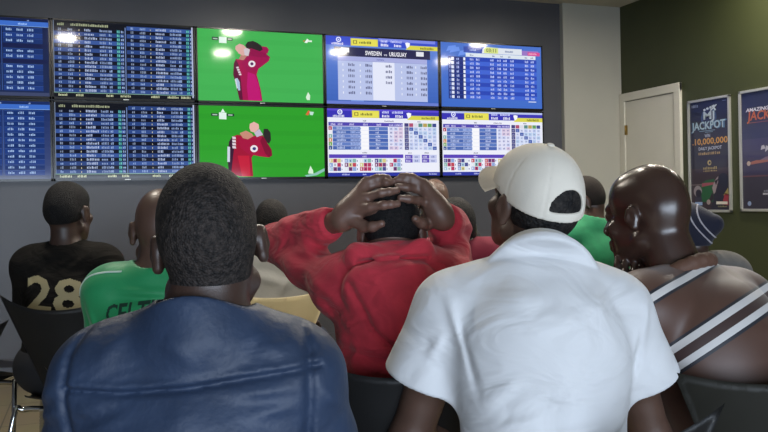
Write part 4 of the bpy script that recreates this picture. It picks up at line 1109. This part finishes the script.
# ------------------------------------------------ 6 green football shirt
J = seated(lean=.08, head_z=1.115, sh_z=.935, head_y=.12, sw=.142, yaw=17, pitch=2, J={'N': (.0, .07, .985)})
rz = KV; L = place(160, 2.35, rz, J)
M_grn = mat('green_polyester', srgb('#21955a'), .55, var=.06, vscale=10, bump=.15, bscale=300, sheen=.15)
M_ink = mat('dark_print', srgb('#173a2c'), .6); M_pipe = mat('white_piping', srgb('#cfe0d2'), .6)
o = person(L, rz, J, 'man in a green football shirt lettered across the back, bald head', S_mid, h=.005, hs=1.04, nr=.058, arms=(.05, .041, .027))
fo = []
for a, b, w_, h_ in (((-.1, -.03, .93), (.08, -.05, .92), .012, -.007), ((-.1, -.03, .95), (.08, -.05, .945), .012, .006), ((-.18, .0, .9), (-.16, -.02, .82), .012, .006), ((-.2, .02, .93), (-.19, .0, .8), .009, -.005)): fo += ridge([a, b], w_, h_)
g = top(o, J, M_grn, inf=.016, h=.0045, sleeve=.6, sleeve_w=.022, neck_r=.068, hem=.5, folds=[fo], name='football_shirt', arms=(.05, .041, .027))
lettering(g, 'CELTIC', -.122, .862, .185, .05, M_ink, 'lettering', rise=.1)
from mathutils.bvhtree import BVHTree
def piping(o, g, pts, r, m, name='piping'):
    bv = BVHTree.FromPolygons([v.co[:] for v in g.data.vertices], [tuple(p.vertices) for p in g.data.polygons])
    out = []
    for p in smooth_path(pts, 8):
        q = bv.find_nearest(p); out.append(q[0] + q[1] * r * .3)
    return MB().tube(out, r, 6).build(name, m, o)
piping(o, g, [(-.235, .06, .93), (-.2, .03, .99), (-.14, .02, 1.0), (-.085, .01, 1.01)], .0035, M_pipe)
trousers(o, J, M_greyt); shoes(o, J, M_shoe)
chair(L, rz, 'charcoal shell chair under the man in the green football shirt', top_z=.78)

# ------------------------------------------------ 7 pale grey shirt, cream chair
J = seated(lean=.10, head_z=1.085, sh_z=.90, head_y=.16, sw=.15, yaw=10, pitch=-5, J={'ER': (.13, .24, .68), 'EL': (-.16, .24, .68)})
rz = KV; L = place(271, 3.45, rz, J)
M_gry = mat('pale_grey_cotton', srgb('#a3a29f'), .8, var=.06, bump=.15, bscale=80)
o = person(L, rz, J, 'man in a pale grey shirt on a cream chair, head past the blue jacket man', S_deep, h=.006, hs=.95)
link('hair', hair_field(J['H'], J['M'], .95, .006, nape=-.05, h=.004), H_curl, o)
top(o, J, M_gry, inf=.018, h=.006, sleeve=.6, sleeve_w=.022, hem=.55, folds=[ridge([(-.1, -.03, .9), (.08, -.05, .85)], .02, .007), ridge([(.12, 0, .9), (.05, -.05, .8)], .02, .007)])
trousers(o, J, M_jeans, h=.01); shoes(o, J, M_shoe)
M_cream = mat('cream_shell', srgb('#e6dcc0'), .45, var=.04)
chair(L + RIGHT * .06, rz, 'cream shell chair behind the blue and red seated men', shell=M_cream, top_z=.85, dip_=.03)

# ------------------------------------------------ 8 bald man beyond the red hoodie
J = seated(lean=.06, head_z=1.165, sh_z=.97, head_y=.09, sw=.16)
rz = KV; L = place(434, 4.0, rz, J)
o = person(L, rz, J, 'bald man whose head shows just beyond the red hoodie man\'s hands', S_mid, h=.006, hs=1.06)
top(o, J, M_blackt, inf=.016, h=.007, sleeve=.6, hem=.55)
trousers(o, J, M_greyt, h=.01); shoes(o, J, M_shoe)
chair(L, rz, 'charcoal shell chair hidden beyond the red hoodie, under a bald man', top_z=.78)

# ------------------------------------------------ 9 maroon shirt
J = seated(lean=.05, head_z=1.075, sh_z=.955, head_y=.08, sw=.15, yaw=5)
rz = KV + R(-8); L = place(455, 3.0, rz, J)
M_mar = mat('crimson_cotton', srgb('#86203a'), .85, var=.08, bump=.2, bscale=60)
o = person(L, rz, J, 'person in a crimson top with curly black hair, beyond the white cap man', S_deep, h=.006, hs=.93)
link('hair', hair_field(J['H'], J['M'], .93, .012, nape=-.05, h=.004), H_curl, o)
top(o, J, M_mar, inf=.018, h=.006, sleeve=.8, hem=.55, sleeve_w=.022)
trousers(o, J, M_jeans, h=.01); shoes(o, J, M_shoe)
chair(L, rz, 'charcoal shell chair under the person in the crimson top', top_z=.76)

# ------------------------------------------------ 10 green T-shirt at the back, hand to face
J = seated(lean=.08, head_z=1.165, sh_z=.985, head_y=.12, sw=.17, yaw=60, pitch=-14, J={'EL': (-.24, .3, .86), 'WL': (-.13, .25, 1.04), 'N': (-.0, .08, 1.06)})
rz = KV + R(20); L = place(584, 3.8, rz, J)
M_grn2 = mat('bright_green_cotton', srgb('#2f9a68'), .7, var=.12, vscale=30, bump=.1)
hl = hand_prims(np.array(J['WL'], float), (-.1, -.25, .9), (-.3, -.9, .1), -1, .7)
o = person(L, rz, J, 'man in a bright green T-shirt resting his face on his hand', S_mid, h=.005, hs=.98, hands={'L': hl})
link('hair', hair_field(J['H'], J['M'], .98, .005, nape=-.05, h=.004), H_thin, o)
top(o, J, M_grn2, inf=.018, h=.006, sleeve=.7, sleeve_w=.024, hem=.55)
trousers(o, J, M_blackt, h=.01); shoes(o, J, M_shoe)
chair(L, rz, 'charcoal shell chair under the man in the bright green T-shirt', top_z=.78)

# ------------------------------------------------ 11 navy beanie
J = seated(lean=.12, head_z=1.02, sh_z=.88, head_y=.17, sw=.17, yaw=50, pitch=-12, roll=0)
rz = KV + R(15); L = place(681, 3.0, rz, J)
M_bean = mat('navy_knit', srgb('#0d1128'), .85, var=.1, bump=.5, bscale=300, sheen=.15); M_bw = mat('white_knit_stripe', srgb('#a8a4ac'), .85)
M_coat = mat('grey_coat', srgb('#6d6a66'), .85, var=.12, vscale=30, bump=.3, bscale=120)
o = person(L, rz, J, 'man in a navy beanie with white piping and a grey coat, by the green wall', S_deep, h=.006, hs=.98)
def beanie(H, M, s, parent):
    H = np.asarray(H, float); F = Field(H - .24, H + .24, .004)
    W = lambda a, b, c: H + M @ (np.array([a, b, c]) * s)
    def build(F, inf):
        for p in head_prims(H, M, s)[:4]: F.apply(p)
        F.v -= .014 + inf
        F.apply(cap(W(0, -.05, .06), W(0, -.125, .035), .066 * s + inf, .038 * s + inf, k=.04))
        X, Y, Z = F.ax[0][:, None, None] - H[0], F.ax[1][None, :, None] - H[1], F.ax[2][None, None, :] - H[2]
        x, y, z = [(M[0][i] * X + M[1][i] * Y + M[2][i] * Z) / s for i in range(3)]
        lower = np.interp(y, [-.12, -.04, .05, .12], [-.05, -.03, .02, .04]).astype(np.float32)
        F.v = np.maximum(F.v, (lower - z) * s * .9); return x, y, z
    build(F, 0); b_ = link('beanie', F.mesh(), M_bean, parent)
    for yy in (-.085, -.112):
        G = Field(H - .24, H + .24, .004); x, y, z = build(G, .003)
        G.v = np.maximum(G.v, np.abs(y - yy - .03 * np.sin(z * 18)) * s - .0032); link('stripe', G.mesh(), M_bw, b_)
beanie(J['H'], J['M'], .98, o)
nb = J['N']; ring = [nb + V3(.095 * math.sin(a), -.095 * math.cos(a) + .02, .03) for a in np.linspace(-2.5, 2.5, 13)]
top(o, J, M_coat, inf=.024, h=.006, sleeve_w=.026, long=True, hem=.5, name='coat', cuff=.05, extra=chain(ring, [.026] * 13, k=.015))
trousers(o, J, M_blackt, h=.01); shoes(o, J, M_shoe)
chair(L, rz, 'charcoal shell chair under the man in the navy beanie', top_z=.76)

# empty chair at the left edge, only a leg and the edge of its back in view
pE = at(-14, 3.5); chair(pE, KV - R(6), 'empty charcoal shell chair cut by the left edge of the frame', top_z=.72)
DAY_W = 138
# ================================================================ LIGHT AND CAMERA
w = bpy.data.worlds.new('sky'); SC.world = w; w.use_nodes = True
bg = w.node_tree.nodes['Background']; bg.inputs['Color'].default_value = (.62, .74, 1.0, 1); bg.inputs['Strength'].default_value = .6
def area(name, loc, rot, sx, sy, power, color):
    l = bpy.data.lights.new(name, 'AREA'); l.shape = 'RECTANGLE'; l.size = sx; l.size_y = sy; l.energy = power; l.color = color
    o = bpy.data.objects.new(name, l); COL.objects.link(o); o.location = loc; o.rotation_euler = rot; return o
dl = area('daylight', ((wx0 + wx1) / 2, Y0 - .12, 1.05), (R(82), 0, 0), wx1 - wx0 - .1, 1.3, DAY_W, (.72, .84, 1.0))
dl.data.spread = R(130)

cam = bpy.data.cameras.new('camera'); co = bpy.data.objects.new('camera', cam); COL.objects.link(co)
cam.sensor_fit = 'HORIZONTAL'; cam.sensor_width = 36; cam.lens = 36 * F_PX / 768
cam.shift_y = -(216 - CY_PX) / 768; cam.clip_start = .02
up = Vector((0, 0, 1))
c, s = math.cos(ROLL), math.sin(ROLL)
# picture turned slightly anticlockwise: the camera itself is rolled clockwise
xr = RIGHT * c - up * s; yu = RIGHT * s + up * c
m3 = Matrix((xr, yu, -FWD)).transposed()
co.matrix_world = Matrix.Translation(CAM) @ m3.to_4x4()
SC.camera = co
SC.view_settings.view_transform = 'Standard'; SC.view_settings.look = 'None'; SC.view_settings.exposure = 0; SC.view_settings.gamma = 1
SC.view_settings.use_curve_mapping = False
SC.cycles.max_bounces = 6; SC.cycles.diffuse_bounces = 4; SC.cycles.glossy_bounces = 3
SC.cycles.sample_clamp_indirect = 4
SC.cycles.use_denoising = True
